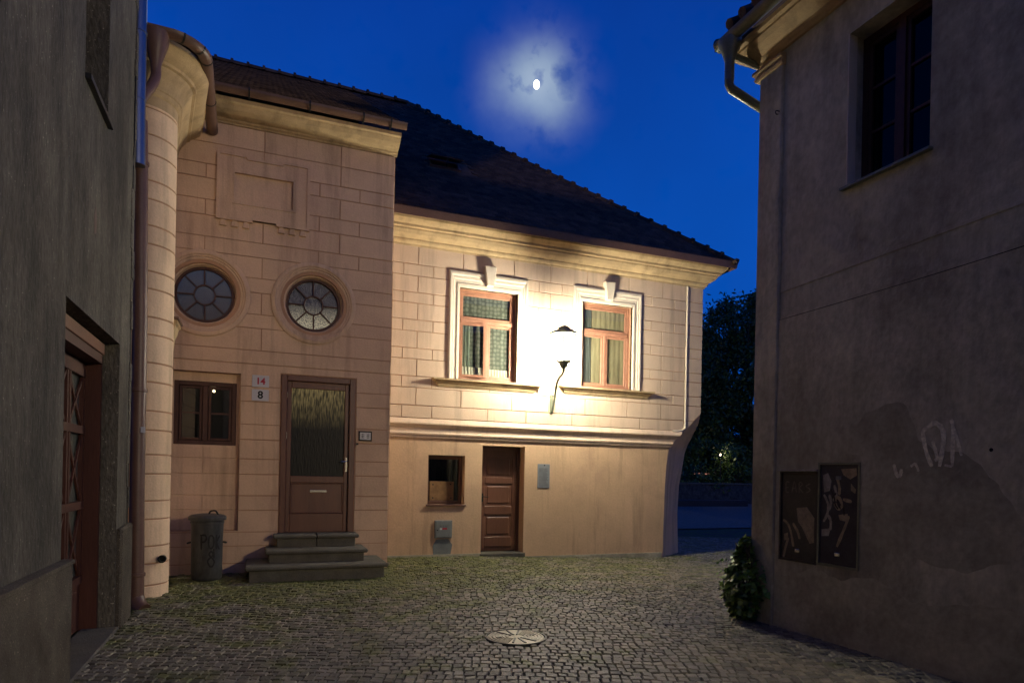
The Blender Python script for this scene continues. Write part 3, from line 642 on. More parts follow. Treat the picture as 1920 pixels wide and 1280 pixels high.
# upper windows ------------------------------------------------------------
def sash(parent, x0, x1, z0, z1, y, m, fw=.045, name='sash', open_=0):
    mb = MB()
    def bx(a0, a1, c0, c1):
        if open_:   # swung a little outward about the left edge
            v = []
            for z in (c0, c1):
                for dy in (0, .04):
                    for x in (a0, a1):
                        t = x-x0; v.append((x0+t*math.cos(open_)+dy*math.sin(open_), y+dy-t*math.sin(open_), z))
            mb.add(v, [(0, 2, 3, 1), (4, 5, 7, 6), (0, 1, 5, 4), (2, 6, 7, 3), (0, 4, 6, 2), (1, 3, 7, 5)])
        else: mb.bbox(a0, a1, y, y+.04, c0, c1, .006)
    bx(x0, x0+fw, z0, z1); bx(x1-fw, x1, z0, z1); bx(x0+fw, x1-fw, z0, z0+fw); bx(x0+fw, x1-fw, z1-fw, z1)
    return mk(name, mb, m, parent)
def pane(parent, x0, x1, z0, z1, y, m=None, open_=0, px=None, name='pane'):
    mb = MB()
    if open_:
        q = [(x0-px, 0), (x1-px, 0)]; v = [(px+t*math.cos(open_)+.02*math.sin(open_), y-t*math.sin(open_), z) for t, _ in q for z in (z0, z1)]
        mb.add(v, [(0, 1, 3, 2)])
    else: mb.add([(x0, y, z0), (x1, y, z0), (x1, y, z1), (x0, y, z1)], [(0, 1, 2, 3)])
    return mk(name, mb, m or GLASS, parent)
def arch_window(x0, x1, z0, z1, kx, curtains, ajar):
    w = MB(); yb = YA+.10
    w.bbox(x0, x0+.06, yb, yb+.07, z0, z1, .006); w.bbox(x1-.06, x1, yb, yb+.07, z0, z1, .006)
    w.bbox(x0+.06, x1-.06, yb, yb+.07, z1-.06, z1, .006); w.bbox(x0+.06, x1-.06, yb, yb+.07, z0, z0+.05, .006)
    zt = z0+(z1-z0)*.655
    w.bbox(x0+.06, x1-.06, yb-.02, yb+.07, zt-.035, zt+.035, .008)
    xm = (x0+x1)/2
    win = mk('window', w, WOODL, hA)
    mb = MB(); mb.bbox(xm-.025, xm+.025, yb-.012, yb+.05, z0+.05, zt-.035, .006); mk('mullion', mb, WOODL, win)
    sash(win, x0+.062, x1-.062, zt+.037, z1-.062, yb+.005, WOODL); pane(win, x0+.107, x1-.107, zt+.082, z1-.107, yb+.03)
    op = R(9) if ajar else 0
    sash(win, x0+.062, xm-.027, z0+.052, zt-.037, yb+.0, WOODL, open_=op); pane(win, x0+.107, xm-.072, z0+.097, zt-.082, yb+.02, open_=op, px=x0+.062)
    sash(win, xm+.027, x1-.062, z0+.052, zt-.037, yb+.005, WOODL); pane(win, xm+.072, x1-.107, z0+.097, zt-.082, yb+.03)
    # moulded surround: three steps
    for o, pr, nm in ((.185, .022, 'surround'), (.135, .034, 'surround_fillet'), (.085, .046, 'surround_bead')):
        pass
    sur = MB(); X0, X1, ZT = x0-.19, x1+.19, z1+.285
    ring = [(.19, .012, .050), (.15, .050, .050), (.145, .036, .036), (.10, .036, .036), (.095, .024, .024), (.045, .024, .024), (.04, .034, .034), (.0, .034, .0)]
    # profile across the surround: distance from the opening edge, proud
    pf = [(.195, -.001), (.195, .040), (.175, .050), (.15, .050), (.14, .036), (.105, .036), (.095, .024), (.055, .024), (.045, .036), (.012, .036), (.0, .03), (.0, -.06)]
    def pt(d, pr, c):
        if c == 0: return (x0-d, YA-pr, z0-.03)
        if c == 1: return (x0-d, YA-pr, z1+d*1.45)
        if c == 2: return (x1+d, YA-pr, z1+d*1.45)
        return (x1+d, YA-pr, z0-.03)
    vs = [pt(d, pr, c) for c in range(4) for d, pr in pf]; n = len(pf)
    sur.add(vs, [(c*n+k, c*n+k+1, (c+1)*n+k+1, (c+1)*n+k) for c in range(3) for k in range(n-1)])
    mk('surround', sur, TRIM, win)
    ks = MB(); ks.prism([(kx-.065, z1+.06), (kx+.065, z1+.06), (kx+.115, z1+.42), (kx-.115, z1+.42)], MA, -.115, .0, .012); mk('keystone', ks, TRIM, win)
    sl_ = MB(); sl_.add([], [])
    pr = [(0, z0-.17), (.03, z0-.17), (.05, z0-.14), (.055, z0-.12), (.09, z0-.10), (.10, z0-.08), (.10, z0-.075), (.145, z0-.06), (.15, z0-.03), (0, z0-.015)]
    sl_.sweep([(x0-.33, YA+.001), (x0-.33, YA), (x1+.33, YA), (x1+.33, YA+.001)], pr, True, False)
    mk('sill', sl_, CORN, win)
    mb = MB(); mb.box(x0, x1, YA-.03, YA+.1, z0-.014, z0-.001); mk('sill_flashing', mb, BROWNM, win)
    # curtains
    for nm, a, b, c0, c1, yy, m in curtains:
        mb = MB(); n = 24; vs = []
        for k in range(n+1):
            x = a+(b-a)*k/n; q = yy+.008*math.sin(k*1.9)
            vs += [(x, q, c0), (x, q+.004, c1)]
        mb.add(vs, [(2*k, 2*k+2, 2*k+3, 2*k+1) for k in range(n)]); mk(nm, mb, m, win, smooth=True)
    mb = MB(); mb.box(x0-.02, x1+.02, yb+.30, yb+.31, z0-.02, z1+.02); mk('room_darkness', mb, BLACK, win)
    return win
arch_window(wL[0], wL[1], 3.19, 4.83, 3.90, [('lace_curtain', 3.40, 4.42, 3.2, 4.8, YA+.165, LACE), ('sheer_curtain', 3.46, 3.60, 3.36, 4.22, YA+.15, SHEER),
            ('cloth_on_sill', 3.42, 3.86, 3.22, 3.44, YA+.142, CREAM), ('cloth_on_sill', 3.95, 4.36, 3.22, 3.42, YA+.142, CREAM)], True)
arch_window(wR[0], wR[1], 3.22, 4.86, 6.38, [('grey_curtain', 5.86, 6.12, 3.24, 4.84, YA+.155, CURTG), ('ochre_curtain', 6.10, 6.90, 3.24, 4.84, YA+.165, CURTY)], False)
# ground floor door
fr = MB(); dy = YA+.24
fr.bbox(3.84, 3.90, dy, dy+.08, 0.02, 2.0, .005); fr.bbox(4.62, 4.68, dy, dy+.08, .02, 2.0, .005); fr.bbox(3.90, 4.62, dy, dy+.08, 1.94, 2.0, .005)
dA = mk('door', fr, WOODD, hA)
mb = MB(); mb.box(3.9, 4.62, dy+.03, dy+.06, .04, 1.94); mk('leaf', mb, WOODD, dA)
for a, b in ((.12, .30), (.72, .88), (1.30, 1.42), (1.82, 1.93)):
    mb = MB(); mb.bbox(3.99, 4.53, dy+.012, dy+.031, a, b, .006); mk('rail', mb, WOODD, dA)
for a, b in ((3.905, 3.99), (4.53, 4.615)):
    mb = MB(); mb.bbox(a, b, dy+.012, dy+.031, .06, 1.93, .006); mk('stile', mb, WOODD, dA)
for a, b in ((.34, .68), (.92, 1.26), (1.46, 1.78)):
    mb = MB(); mb.prism(rect(4.03, 4.49, a, b), onYp(dy+.018), 0, .014, .02); mk('raised_panel', mb, WOODD, dA)
mb = MB(); mb.box(3.925, 3.955, dy+.005, dy+.012, .96, 1.12); mb.tube([(3.94, dy+.01, 1.06), (3.94, dy-.04, 1.06), (4.04, dy-.04, 1.05)], .009, 6); mk('handle', mb, DARKIRON, dA)
mb = MB(); mb.bbox(3.8, 4.72, YA-.02, dy+.1, -.25, .02, .01); mk('door_threshold', mb, STONE, hA)
# low window
fr = MB(); y0 = YA+.17
for a in ((2.83, 2.89, .92, 1.80), (3.45, 3.51, .92, 1.80), (2.89, 3.45, 1.73, 1.80), (2.89, 3.45, .92, .98)): fr.bbox(a[0], a[1], y0, y0+.06, a[2], a[3], .005)
lw = mk('low_window', fr, WOODD, hA)
pane(lw, 2.89, 3.45, .98, 1.73, y0+.04, GLASSD)
for x in (3.17, 3.25, 3.33): mb = MB(); mb.tube([(x, y0+.09, .98), (x, y0+.09, 1.73)], .006, 6); mk('bar', mb, DARKIRON, lw)
mb = MB(); mb.bbox(2.91, 3.36, y0+.012, y0+.03, .985, 1.33, .004); mk('board', mb, CARD, lw)
mb = MB(); [mb.lathe((x, y0+.010, z), [(.014, 0), (.014, .004)], 10, 'y') for x, z in ((2.97, 1.27), (3.30, 1.28), (3.31, 1.03), (2.97, 1.03))]; mk('board_screws', mb, DARKIRON, lw)
mb = MB(); mb.bbox(2.80, 3.54, YA-.035, y0, .895, .92, .006); mk('sill', mb, WOODD, lw)
mb = MB(); mb.box(2.84, 3.5, y0+.16, y0+.17, .92, 1.8); mk('room_darkness', mb, BLACK, lw)
mb = MB(); mb.box(1.94, 3.82, YA-.02, YA+.01, -.3, .03); mb.box(4.72, 7.74, YA-.02, YA+.01, -.3, -.05); mk('damp_footing', mb, RPATCH, hA)

# ------------------------------------------------------------------ house B (entrance front and round-cornered wing)
YB = 10.15; MBm = onYp(YB)
hB = thing('house', (.5, YB, 0), 'pink house front with two round windows, front door and rounded corner on the left', 'house')
c1, c2 = (-.735, 3.95), (.752, 3.965)
niche = rect(-1.22, -.235, .60, 2.85); dB = rect(.315, 1.385, .56, 2.885)
holesB = [circ(*c1, .43), circ(*c2, .43), niche, dB]
wall(hB, 'wall', [rect(-1.35, 1.92, -.3, 6.7)], holesB, MBm, 0, .35, JOINT)
wall(hB, 'niche_wall', [rect(-1.25, -.2, .5, 2.95)], [rect(-1.10, -.29, 1.82, 2.72)], MBm, .11, .33, STUCCO)
zsB = [-.2, .13, .38, .58, .89, 1.10, 1.41, 1.63, 1.91, 2.13, 2.46, 2.68, 3.0, 3.2, 3.52, 3.72, 4.03, 4.24, 4.54, 4.75, 5.05, 5.27, 5.57, 5.77, 6.07, 6.38]
def jB(i, a, b):
    if a >= 4.5: return ([-.74, .8, 1.39] if b-a < .24 else [.02, 1.1])
    if a > 3.6: return [.02] if b-a > .24 else []
    if 2.9 < a < 3.3: return [.03] if b-a > .24 else []
    return []
ringh = [circ(*c1, .60, 40), circ(*c2, .60, 40)]
panelh = rect(-.56, .62, 5.07, 5.95)
blocks(hB, MBm, zsB, jB, -1.3, 1.917, ringh+[niche, rect(.30, 1.40, .5, 2.9), panelh], STUCCO)
blocks(hB, onYp(YB+.11), [.60, .89, 1.10, 1.41, 1.63, 1.80], lambda i, a, b: [-.72] if b-a < .24 else [], -1.22, -.24, [], STUCCO)
mb = MB(); mb.box(1.57, 1.918, YB+.01, YB+2, -.3, 6.7); mk('return_wall', mb, STUCCO, hB)
mb = MB(); mb.box(-1.3, 1.5, YB+.6, YB+.65, -.2, 6.6); mk('interior', mb, BLACK, hB)
# cornice and gutter
prof = [(0, 6.38), (.02, 6.38), (.03, 6.40), (.06, 6.41), (.07, 6.43), (.16, 6.455), (.23, 6.49), (.27, 6.53), (.28, 6.545), (.33, 6.555), (.34, 6.60), (0, 6.61)]
mb = MB(); mb.sweep([(-1.3, YB), (1.945, YB)], prof); mk('cornice', mb, CORN, hB)
mb = MB(); half_round(mb, [(-.95, YB), (2.0, YB)], .42, 6.69, .075); mk('gutter', mb, BROWNM, hB)
for x in (-.2, .6, 1.35, 1.75):
    mb = MB(); mb.sweep([(x, YB), (x+.02, YB)], [(.335, 6.70), (.335, 6.66), (.38, 6.605), (.46, 6.605), (.505, 6.66), (.505, 6.70), (.512, 6.70), (.512, 6.655), (.465, 6.597), (.375, 6.597), (.327, 6.655), (.327, 6.70)]); mk('gutter_bracket', mb, DARKIRON, hB)
# roof over B
eyB, ezB = YB-.42, 6.71; slB = (APZ-ezB)/(APY-eyB)
mb = MB(); mb.add([(-3.5, eyB, ezB), (1.98, eyB, ezB), (1.98, APY, APZ), (-3.5, APY, APZ), (1.98, eyB, ezB-.06), (1.98, APY, APZ-.5), (-3.5, eyB, ezB-.06)], [(0, 1, 2, 3), (1, 4, 5, 2), (0, 6, 4, 1)])
roofB = mk('roof', mb, TILE, hB)
cB = 1/math.sqrt(1+slB*slB); VB = Vector((0, -cB, -slB*cB)); NB = Vector((0, -slB*cB, cB)); restm = MB(); q = 0
for j in range(int((APY-eyB)/cB/.155)):
    s = .155*j+.19; yy = eyB+s*cB; x = -3.4+(.09 if j % 2 else 0)
    while x+.18 < 1.99:
        P = Vector((x, yy, ezB+(yy-eyB)*slB)); jj = random.uniform(0, .006)
        if x > -.9 and q < 120: m_ = MB(); tile_mesh(m_, P, U, VB, NB, .18, .2, jj); mk('roof_tile', m_, TILE, roofB); q += 1
        else: tile_mesh(restm, P, U, VB, NB, .18, .2, jj)
        x += .18
mk('roof_tile_courses', restm, TILE, roofB, kind='stuff')
# round windows
def round_window(c, lit):
    cx, cz = c
    mb = MB(); pf = [(.605, .002), (.605, -.035), (.59, -.045), (.545, -.045), (.53, -.03), (.515, -.03), (.505, -.012), (.48, -.012), (.465, .01), (.445, .01), (.43, .04), (.41, .045), (.40, .09), (.385, .13)]
    mb.lathe((cx, YB, cz), pf, 56, 'y', False)
    w = mk('round_window', mb, STUCCO, hB, smooth=True)
    mb = MB(); mb.lathe((cx, YB, cz), [(.392, .15), (.392, .095), (.362, .095), (.355, .11), (.355, .15)], 48, 'y', False); mk('frame', mb, WOODK, w, smooth=True)
    mb = MB(); mb.lathe((cx, YB, cz), [(.148, .14), (.148, .105), (.128, .105), (.128, .14)], 32, 'y', False); mk('hub_ring', mb, WOODK, w, smooth=True)
    for k in range(8):
        a = 2*PI*k/8+.02+PI/2; c_, s_ = math.cos(a), math.sin(a); mb = MB()
        q = [(cx+c_*r-s_*wd, cz+s_*r+c_*wd) for r, wd in ((.14, .010), (.36, .010), (.36, -.010), (.14, -.010))]
        mb.prism(q, MBm, .105, .14, .003); mk('glazing_bar', mb, WOODK, w)
    y = YB+.135
    mb = MB(); mb.add([(cx+.13*math.cos(2*PI*i/24), y, cz+.13*math.sin(2*PI*i/24)) for i in range(24)], [tuple(range(24))])
    mk('pane', mb, FROST_B if lit else FROST_A, w)
    for k in range(8):
        a0 = 2*PI*k/8+.02+PI/2; a1 = a0+2*PI/8; mb = MB(); n = 8
        vs = [(cx+.145*math.cos(a0+(a1-a0)*i/n), y, cz+.145*math.sin(a0+(a1-a0)*i/n)) for i in range(n+1)]+[(cx+.358*math.cos(a0+(a1-a0)*i/n), y, cz+.358*math.sin(a0+(a1-a0)*i/n)) for i in range(n, -1, -1)]
        mb.add(vs, [tuple(range(len(vs)))]); mk('pane', mb, FROST_B if lit else FROST_A, w)
    return w
round_window(c1, False); round_window(c2, True)
# blank stucco tablet
mb = MB(); o = [(-.56, 5.07), (.61, 5.07), (.61, 5.95), (-.56, 5.95)]
out = [(-.56, 5.10), (-.16, 5.10), (-.16, 5.04), (-.12, 5.04), (-.12, 5.10), (.21, 5.10), (.25, 5.04), (.25, 5.04), (.62, 5.04), (.62, 5.93), (.24, 5.93), (.24, 5.97), (-.17, 5.97), (-.17, 5.93), (-.56, 5.93)]
tb = MB()
for a in (rect(-.56, .62, 5.72, 5.93), rect(-.56, .62, 5.05, 5.27), rect(-.56, -.38, 5.27, 5.72), rect(.44, .62, 5.27, 5.72)): tb.prism(a, MBm, -.045, .01)
for a in (rect(-.60, -.17, 5.93, 5.965), rect(.24, .66, 5.93, 5.965), rect(-.21, .28, 5.90, 5.93), rect(-.60, -.56, 5.05, 5.93), rect(.62, .66, 5.05, 5.93),
          rect(-.60, -.12, 5.015, 5.05), rect(.2, .66, 5.015, 5.05), rect(-.16, .24, 5.05, 5.085)): tb.prism(a, MBm, -.065, .01)
tab = mk('wall_tablet', tb, STUCCO, hB)
mb = MB()
for a in (rect(-.40, .46, 5.70, 5.735), rect(-.40, .46, 5.255, 5.29), rect(-.40, -.365, 5.29, 5.70), rect(.425, .46, 5.29, 5.70)): mb.prism(a, MBm, -.058, .01)
mk('inner_moulding', mb, STUCCO, tab)
mb = MB(); mb.prism(rect(-.37, .43, 5.28, 5.71), MBm, -.006, .0); mk('panel', mb, STUCCO, tab)
for x in (-.51, -.36, -.21, .27, .42, .57):
    mb = MB(); mb.prism([(x-.045, 4.93), (x+.045, 4.93), (x+.03, 5.014), (x-.03, 5.014)], MBm, -.05, 0, .006); mk('drop', mb, STUCCO, tab)
# niche window
fr = MB(); y0 = YB+.13
for a in ((-1.10, -1.04, 1.82, 2.72), (-.35, -.29, 1.82, 2.72), (-1.04, -.35, 2.66, 2.72), (-1.04, -.35, 1.82, 1.88)): fr.bbox(a[0], a[1], y0, y0+.06, a[2], a[3], .005)
nw = mk('window', fr, WOODK, hB)
mb = MB(); mb.bbox(-.735, -.665, y0-.01, y0+.06, 1.88, 2.66, .006); mk('mullion', mb, WOODK, nw)
for a, b in ((-1.035, -.74), (-.66, -.355)):
    sash(nw, a, b, 1.885, 2.655, y0+.01, WOODK, .035); pane(nw, a+.035, b-.035, 1.92, 2.62, y0+.03, GLASSD)
    mb = MB(); mb.box(a+.035, b-.035, y0+.015, y0+.035, 2.26, 2.285); mk('glazing_bar', mb, WOODK, nw)
mb = MB(); mb.box(-1.2, -.2, y0+.28, y0+.29, 1.7, 2.8); mk('room_wall', mb, DIM, nw)
bulb = MB(); bulb.lathe((-.60, y0+.16, 2.61), [(.001, -.02), (.014, -.012), (.018, 0), (.012, .014), (.001, .02)], 12); bl = mk('lamp_glint', bulb, emis('warm_glint', (1, .72, .38), 14), None, (-.6, y0+.16, 2.6)); tag(bl, 'small glowing bead standing for a lamp reflected in the right pane of the niche window', 'lamp reflection')  # added glowing bead in place of a lamp's reflection on the pane
# entrance door
fr = MB(); y0 = YB-.02
for a in ((.315, .40, .56, 2.885), (1.30, 1.385, .56, 2.885), (.40, 1.30, 2.80, 2.885)): fr.bbox(a[0], a[1], y0, y0+.14, a[2], a[3], .008)
dr = mk('door', fr, WOODD, hB); y1 = y0+.05
lf = MB()
for a in ((.402, .465, .565, 2.798), (1.235, 1.298, .565, 2.798), (.465, 1.235, 2.70, 2.798), (.465, 1.235, 1.30, 1.40), (.465, 1.235, .565, .84)): lf.bbox(a[0], a[1], y1, y1+.05, a[2], a[3], .006)
mk('leaf', lf, WOODD, dr)
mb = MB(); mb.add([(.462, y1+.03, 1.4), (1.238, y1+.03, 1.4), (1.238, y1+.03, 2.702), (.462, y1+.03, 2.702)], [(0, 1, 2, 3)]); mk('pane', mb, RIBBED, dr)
mb = MB(); mb.prism(rect(.468, 1.232, .843, 1.297), onYp(y1), .022, .04, 0); mk('lower_panel', mb, WOODD, dr)
mb = MB()
for a in (rect(.468, 1.232, 1.275, 1.297), rect(.468, 1.232, .843, .865), rect(.468, .49, .865, 1.275), rect(1.21, 1.232, .865, 1.275)): mb.prism(a, onYp(y1), .008, .025, .006)
mk('panel_moulding', mb, WOODD, dr)
mb = MB(); mb.bbox(.745, .995, y1+.008, y1+.024, 1.155, 1.195, .004); mb.box(.765, .975, y1+.004, y1+.009, 1.165, 1.172); mk('letter_slot', mb, CHROME, dr)
mb = MB(); mb.bbox(1.255, 1.285, y1-.012, y1+.001, 1.47, 1.69, .004); mb.tube([(1.27, y1-.01, 1.63), (1.27, y1-.055, 1.63), (1.19, y1-.06, 1.625)], .009, 8); mk('handle', mb, CHROME, dr)
for z in (2.55, 1.95): mb = MB(); mb.tube([(.40, y1-.006, z), (.40, y1-.006, z+.09)], .008, 8); mk('hinge', mb, CHROME, dr)
mb = MB(); mb.bbox(.30, 1.42, YB-.06, YB-.0215, .54, .565, .004); mk('door_sill', mb, STONE, dr)
mb = MB(); mb.box(.3, 1.4, YB+.2, YB+.22, .5, 2.9); mk('hall_darkness', mb, BLACK, dr)
# bracket pilaster near the inner corner
mb = MB(); mb.bbox(-1.2, -1.052, 9.34, 9.62, 3.40, 5.62, .008); mk('pilaster_strip', mb, STUCCO_LIT, hB)
mb = MB(); mb.bbox(-1.2, -1.10, 9.80, 10.0, 3.0, 5.62, .008); mk('pilaster_strip', mb, STUCCO, hB)
cb = MB(); pr = [(0, 2.98), (.04, 3.0), (.05, 3.08), (.06, 3.16), (.085, 3.22), (.10, 3.29), (.125, 3.31), (.125, 3.35), (0, 3.35)]
cb.sweep([(-1.09, 9.22), (-1.09, 9.62)], pr); cbo = mk('corbel', cb, CORN, hB)
mb = MB(); mb.bbox(-1.15, -.945, 9.18, 9.65, 3.352, 3.385, .006); mk('corbel_cap', mb, BROWNM, cbo)
# rounded wing
ctr, rr = (-1.32, 8.77), .35
arc = [(ctr[0]+rr*math.cos(a), ctr[1]+rr*math.sin(a)) for a in [R(-90+90*i/12) for i in range(13)]]
pathW = [(-3.4, 8.42)]+arc+[(-1.16, YB)]
poly = pathW+[(-3.4, YB)]
mb = MB(); mb.prism(poly, lambda u, v, d: (u, v, d), -.3, 6.35); mk('corner_wall', mb, JOINT, hB, smooth=False)
for z0, z1 in zip(zsB[:-3], zsB[1:-2]):
    mb = MB(); g = .008
    mb.sweep(pathW[1:], [(-.003, z0+g), (.008, z0+g), (.013, z0+g+.005), (.013, z1-g-.005), (.008, z1-g), (-.003, z1-g)]); mk('curved_course', mb, STUCCO_LIT, hB, smooth=True)
prof = [(0, 5.60), (.014, 5.60), (.014, 5.72), (.03, 5.73), (.045, 5.75), (.045, 5.78), (.06, 5.79), (.075, 5.86), (.11, 5.93), (.16, 5.99), (.165, 6.01), (.20, 6.02), (.21, 6.05), (.27, 6.08), (.33, 6.13), (.345, 6.18), (.36, 6.19), (.36, 6.23), (0, 6.24)]
mb = MB(); mb.sweep(pathW, prof); mk('cavetto_cornice', mb, CORN, hB, smooth=True)
gw = MB(); ctr2 = (-1.12, 8.55)
pG = [(-3.4, 8.02), (-1.2, 8.02)]+[(-1.0+.36*math.cos(a), 8.38+.36*math.sin(a)) for a in [R(-90+90*i/8) for i in range(1, 9)]]+[(-.67, 10.12)]
half_round(gw, pG, 0, 6.24, .076); mk('gutter', gw, BROWNM, hB, smooth=True)
mb = MB(); mb.lathe((-.67, 10.112, 6.24), [(.076, 0), (.076, .008)], 16, 'y'); mk('gutter_stop', mb, BROWNM, hB)
for i in (3, 6, 9):
    a, b = Vector(pG[i]), Vector(pG[i+1]) if i+1 < len(pG) else Vector(pG[i])+(Vector(pG[i])-Vector(pG[i-1])); t_ = (b-a).normalized()*.02
    mb = MB(); half_round(mb, [tuple(a), tuple(a+t_)], 0, 6.242, .081, .006); mk('gutter_bracket', mb, DARKIRON, hB)
mb = MB(); half_round(mb, [(-.653, 9.3), (-.655, 9.32)], 0, 6.242, .081, .006); mk('gutter_bracket', mb, DARKIRON, hB)
mb = MB(); mb.add([(-3.4, 8.0, 6.26), (-1.15, 8.02, 6.26), (-.80, 8.2, 6.26), (-.66, 8.5, 6.26), (-.72, 9.95, 6.26), (-3.4, 9.95, 7.5), (-2.0, 9.95, 7.2)], [(0, 1, 2, 6, 5), (2, 3, 4, 6)]); mk('wing_roof', mb, TILE, hB)
# hopper, elbow and lower downpipe
mb = MB(); mb.lathe((-1.10, 8.03, 0), [(.05, 5.78), (.055, 5.86), (.085, 5.96), (.125, 6.10), (.13, 6.20), (.12, 6.20)], 16); mk('hopper', mb, BROWNM, hB, smooth=True)
mb = MB(); mb.tube(smoothline([(-1.10, 8.03, 5.82), (-1.10, 8.03, 5.72), (-1.13, 7.99, 5.60), (-1.21, 7.93, 5.42), (-1.235, 7.90, 5.30), (-1.235, 7.90, 5.1)], 4), .052, 12); mk('swan_neck', mb, BROWNM, hB, smooth=True)
mb = MB(); mb.tube([(-1.215, 7.88, 5.15), (-1.205, 7.88, 4.75), (-1.18, 7.88, 3.0), (-1.175, 7.88, 1.1), (-1.16, 7.88, .10)], .072, 14)
mb.tube([(-1.16, 7.88, .10), (-1.13, 7.85, .02), (-1.08, 7.80, -.02)], .078, 14); mk('downpipe', mb, BROWNM, hB, smooth=True)
for z, x in ((4.7, -1.2045), (2.3, -1.178), (.35, -1.163)): mb = MB(); mb.lathe((x, 7.88, z), [(.078, -.02), (.084, -.015), (.084, .015), (.078, .02)], 14); mk('pipe_collar', mb, BROWNM, hB, smooth=True)
mb = MB(); mb.box(-1.14, -1.10, 7.79, 7.802, 1.85, 1.91); mk('pipe_sticker', mb, SIGNW, hB)
mb = MB(); mb.lathe((-1.0, 8.50, .43), [(.03, .04), (.045, .04), (.045, -.03), (.03, -.03), (.03, .03)], 14, 'y', False); mb.lathe((-1.0, 8.50, .43), [(.03, .02), (.001, .02)], 14, 'y', False); mk('overflow_pipe', mb, DARKIRON, hB)

# steps
st = thing('entrance_steps', (.82, 9.7, 0), 'three worn grey stone steps in front of the brown glazed entrance door', 'steps')
def step(x0, x1, y0, y1, z0, z1, split=None):
    mb = MB(); nz = .055
    mb.bbox(x0, x1, y0, y1, z1-nz, z1, .016); o = mk('tread', mb, STONE, st)
    mb = MB(); mb.bbox(x0+(.0 if x0 > .5 else .05), x1-(.0 if x1 < 1 else .05), y0+.05, y1, z0, z1-nz, .01); mk('riser', mb, STONE, st)
step(-.12, 1.76, 9.19, YB-.02, -.12, .20); step(.13, 1.52, 9.50, YB-.025, .16, .375); step(.24, .83, 9.84, YB-.03, .34, .555); step(.835, 1.44, 9.845, YB-.03, .34, .553)
# dustbin
bn = thing('dustbin', (-.60, 9.62, 0), 'battered zinc dustbin with lid and black sprayed letters beside the steps', 'dustbin')
bc = (-.60, 9.62, 0)
mb = MB(); mb.lathe(bc, [(.17, .0), (.185, .02), (.19, .05), (.188, .09), (.192, .12), (.195, .5), (.20, .74), (.206, .76), (.206, .80)], 32); mk('body', mb, BINM, bn, smooth=True)
mb = MB(); mb.lathe(bc, [(.215, .795), (.235, .80), (.238, .835), (.225, .85), (.20, .865), (.10, .88), (.001, .885)], 32); lid = mk('lid', mb, BINM, bn, smooth=True)
mb = MB(); mb.tube(smoothline([(-.58, 9.55, .875), (-.56, 9.55, .915), (-.50, 9.55, .92), (-.47, 9.55, .87)], 3), .012, 8); mk('lid_handle', mb, DARKIRON, lid)
mb = MB(); mb.lathe(bc, [(.202, .755), (.212, .76), (.212, .775), (.202, .78)], 32, cap=False); mk('rim_band', mb, BINM, bn, smooth=True)
for s in (-1, 1):
    mb = MB(); mb.tube(smoothline([(-.6+s*.195, 9.60, .50), (-.6+s*.235, 9.58, .49), (-.6+s*.235, 9.66, .49), (-.6+s*.195, 9.66, .50)], 3), .009, 6); mk('side_handle', mb, DARKIRON, bn)
def onbin(u, v, d): a = -PI/2+.02+u/.2; r = .2015+d; return (bc[0]+r*math.cos(a), bc[1]+r*math.sin(a), v)
mb = MB()
for s in ([(-.06, .42), (-.062, .60)], [(-.08, .605), (-.02, .61), (.0, .57), (-.02, .525), (-.055, .52)], [(.055, .61), (.03, .57), (.03, .47), (.055, .43), (.085, .47), (.085, .57), (.055, .61)],
          [(.125, .61), (.127, .42)], [(.18, .60), (.132, .51), (.175, .41)], [(.06, .40), (.035, .36), (.06, .32), (.085, .36), (.06, .40)], [(.06, .32), (.02, .27), (.045, .20), (.08, .20), (.10, .26), (.06, .32)], [(.09, .43), (.095, .30)]):
    ribbon(mb, smoothline(s, 5), .022, onbin, .002)
mk('sprayed_letters', mb, BLACKP, bn)
# signs
def plate(name, x0, x1, z0, z1, y, m, label, cat, thick=.012, group=None):
    t = thing(name, ((x0+x1)/2, y, z0), label, cat, group); mb = MB(); mb.bbox(x0, x1, y-thick, y, z0, z1, .003); mk('plate', mb, m, t); return t
t = plate('house_number_plate', -.085, .145, 2.675, 2.845, YB-.0155, SIGNW, 'upper white house number plate reading 14 in red beside the entrance door', 'house number')
text('14', .13, lambda u, v, d: (.03+u, YB-.029+d, 2.755+v), REDP, t, 'number')
t = plate('house_number_plate', -.085, .145, 2.475, 2.64, YB-.0155, SIGNW, 'lower white house number plate reading 8 in black beside the entrance door', 'house number')
text('8', .15, lambda u, v, d: (.03+u, YB-.029+d, 2.557+v), BLACKP, t, 'number')
t = plate('doorbell_panel', 1.44, 1.64, 1.95, 2.10, YB-.0155, BLACKP, 'small black framed doorbell panel on the pink wall right of the entrance door', 'doorbell', .02)
mb = MB(); mb.box(1.46, 1.62, YB-.039, YB-.036, 1.97, 2.08); mk('face', mb, WHITEP, t)
for x in (1.50, 1.58):
    mb = MB()
    for z in (1.995, 2.02, 2.045): mb.box(x-.022, x+.022, YB-.0412, YB-.0392, z, z+.009)
    mb.box(x-.003, x+.003, YB-.0412, YB-.0392, 1.99, 2.06); mk('name_marks', mb, INK, t)
mb = MB(); mb.tube([(1.42, YB-.0, 1.90), (1.42, YB-.06, 1.90)], .016, 8); tag(mk('door_stop', mb, DARKIRON, None, (1.42, YB, 1.9)), 'tiny black iron peg in the wall just below the doorbell panel', 'iron peg')
t = plate('notice_board', 4.945, 5.195, 1.235, 1.69, YA-.001, NOTICE, 'tall grey metal information plate on the peach wall right of the plain door', 'notice')
mb = MB(); z = 1.60
while z > 1.27:
    a = 4.97; b = 5.17-random.uniform(0, .05); mb.box(a, b, YA-.0145, YA-.0132, z, z+.006); z -= .018 if z > 1.55 else .021
mk('small_print', mb, INK, t)
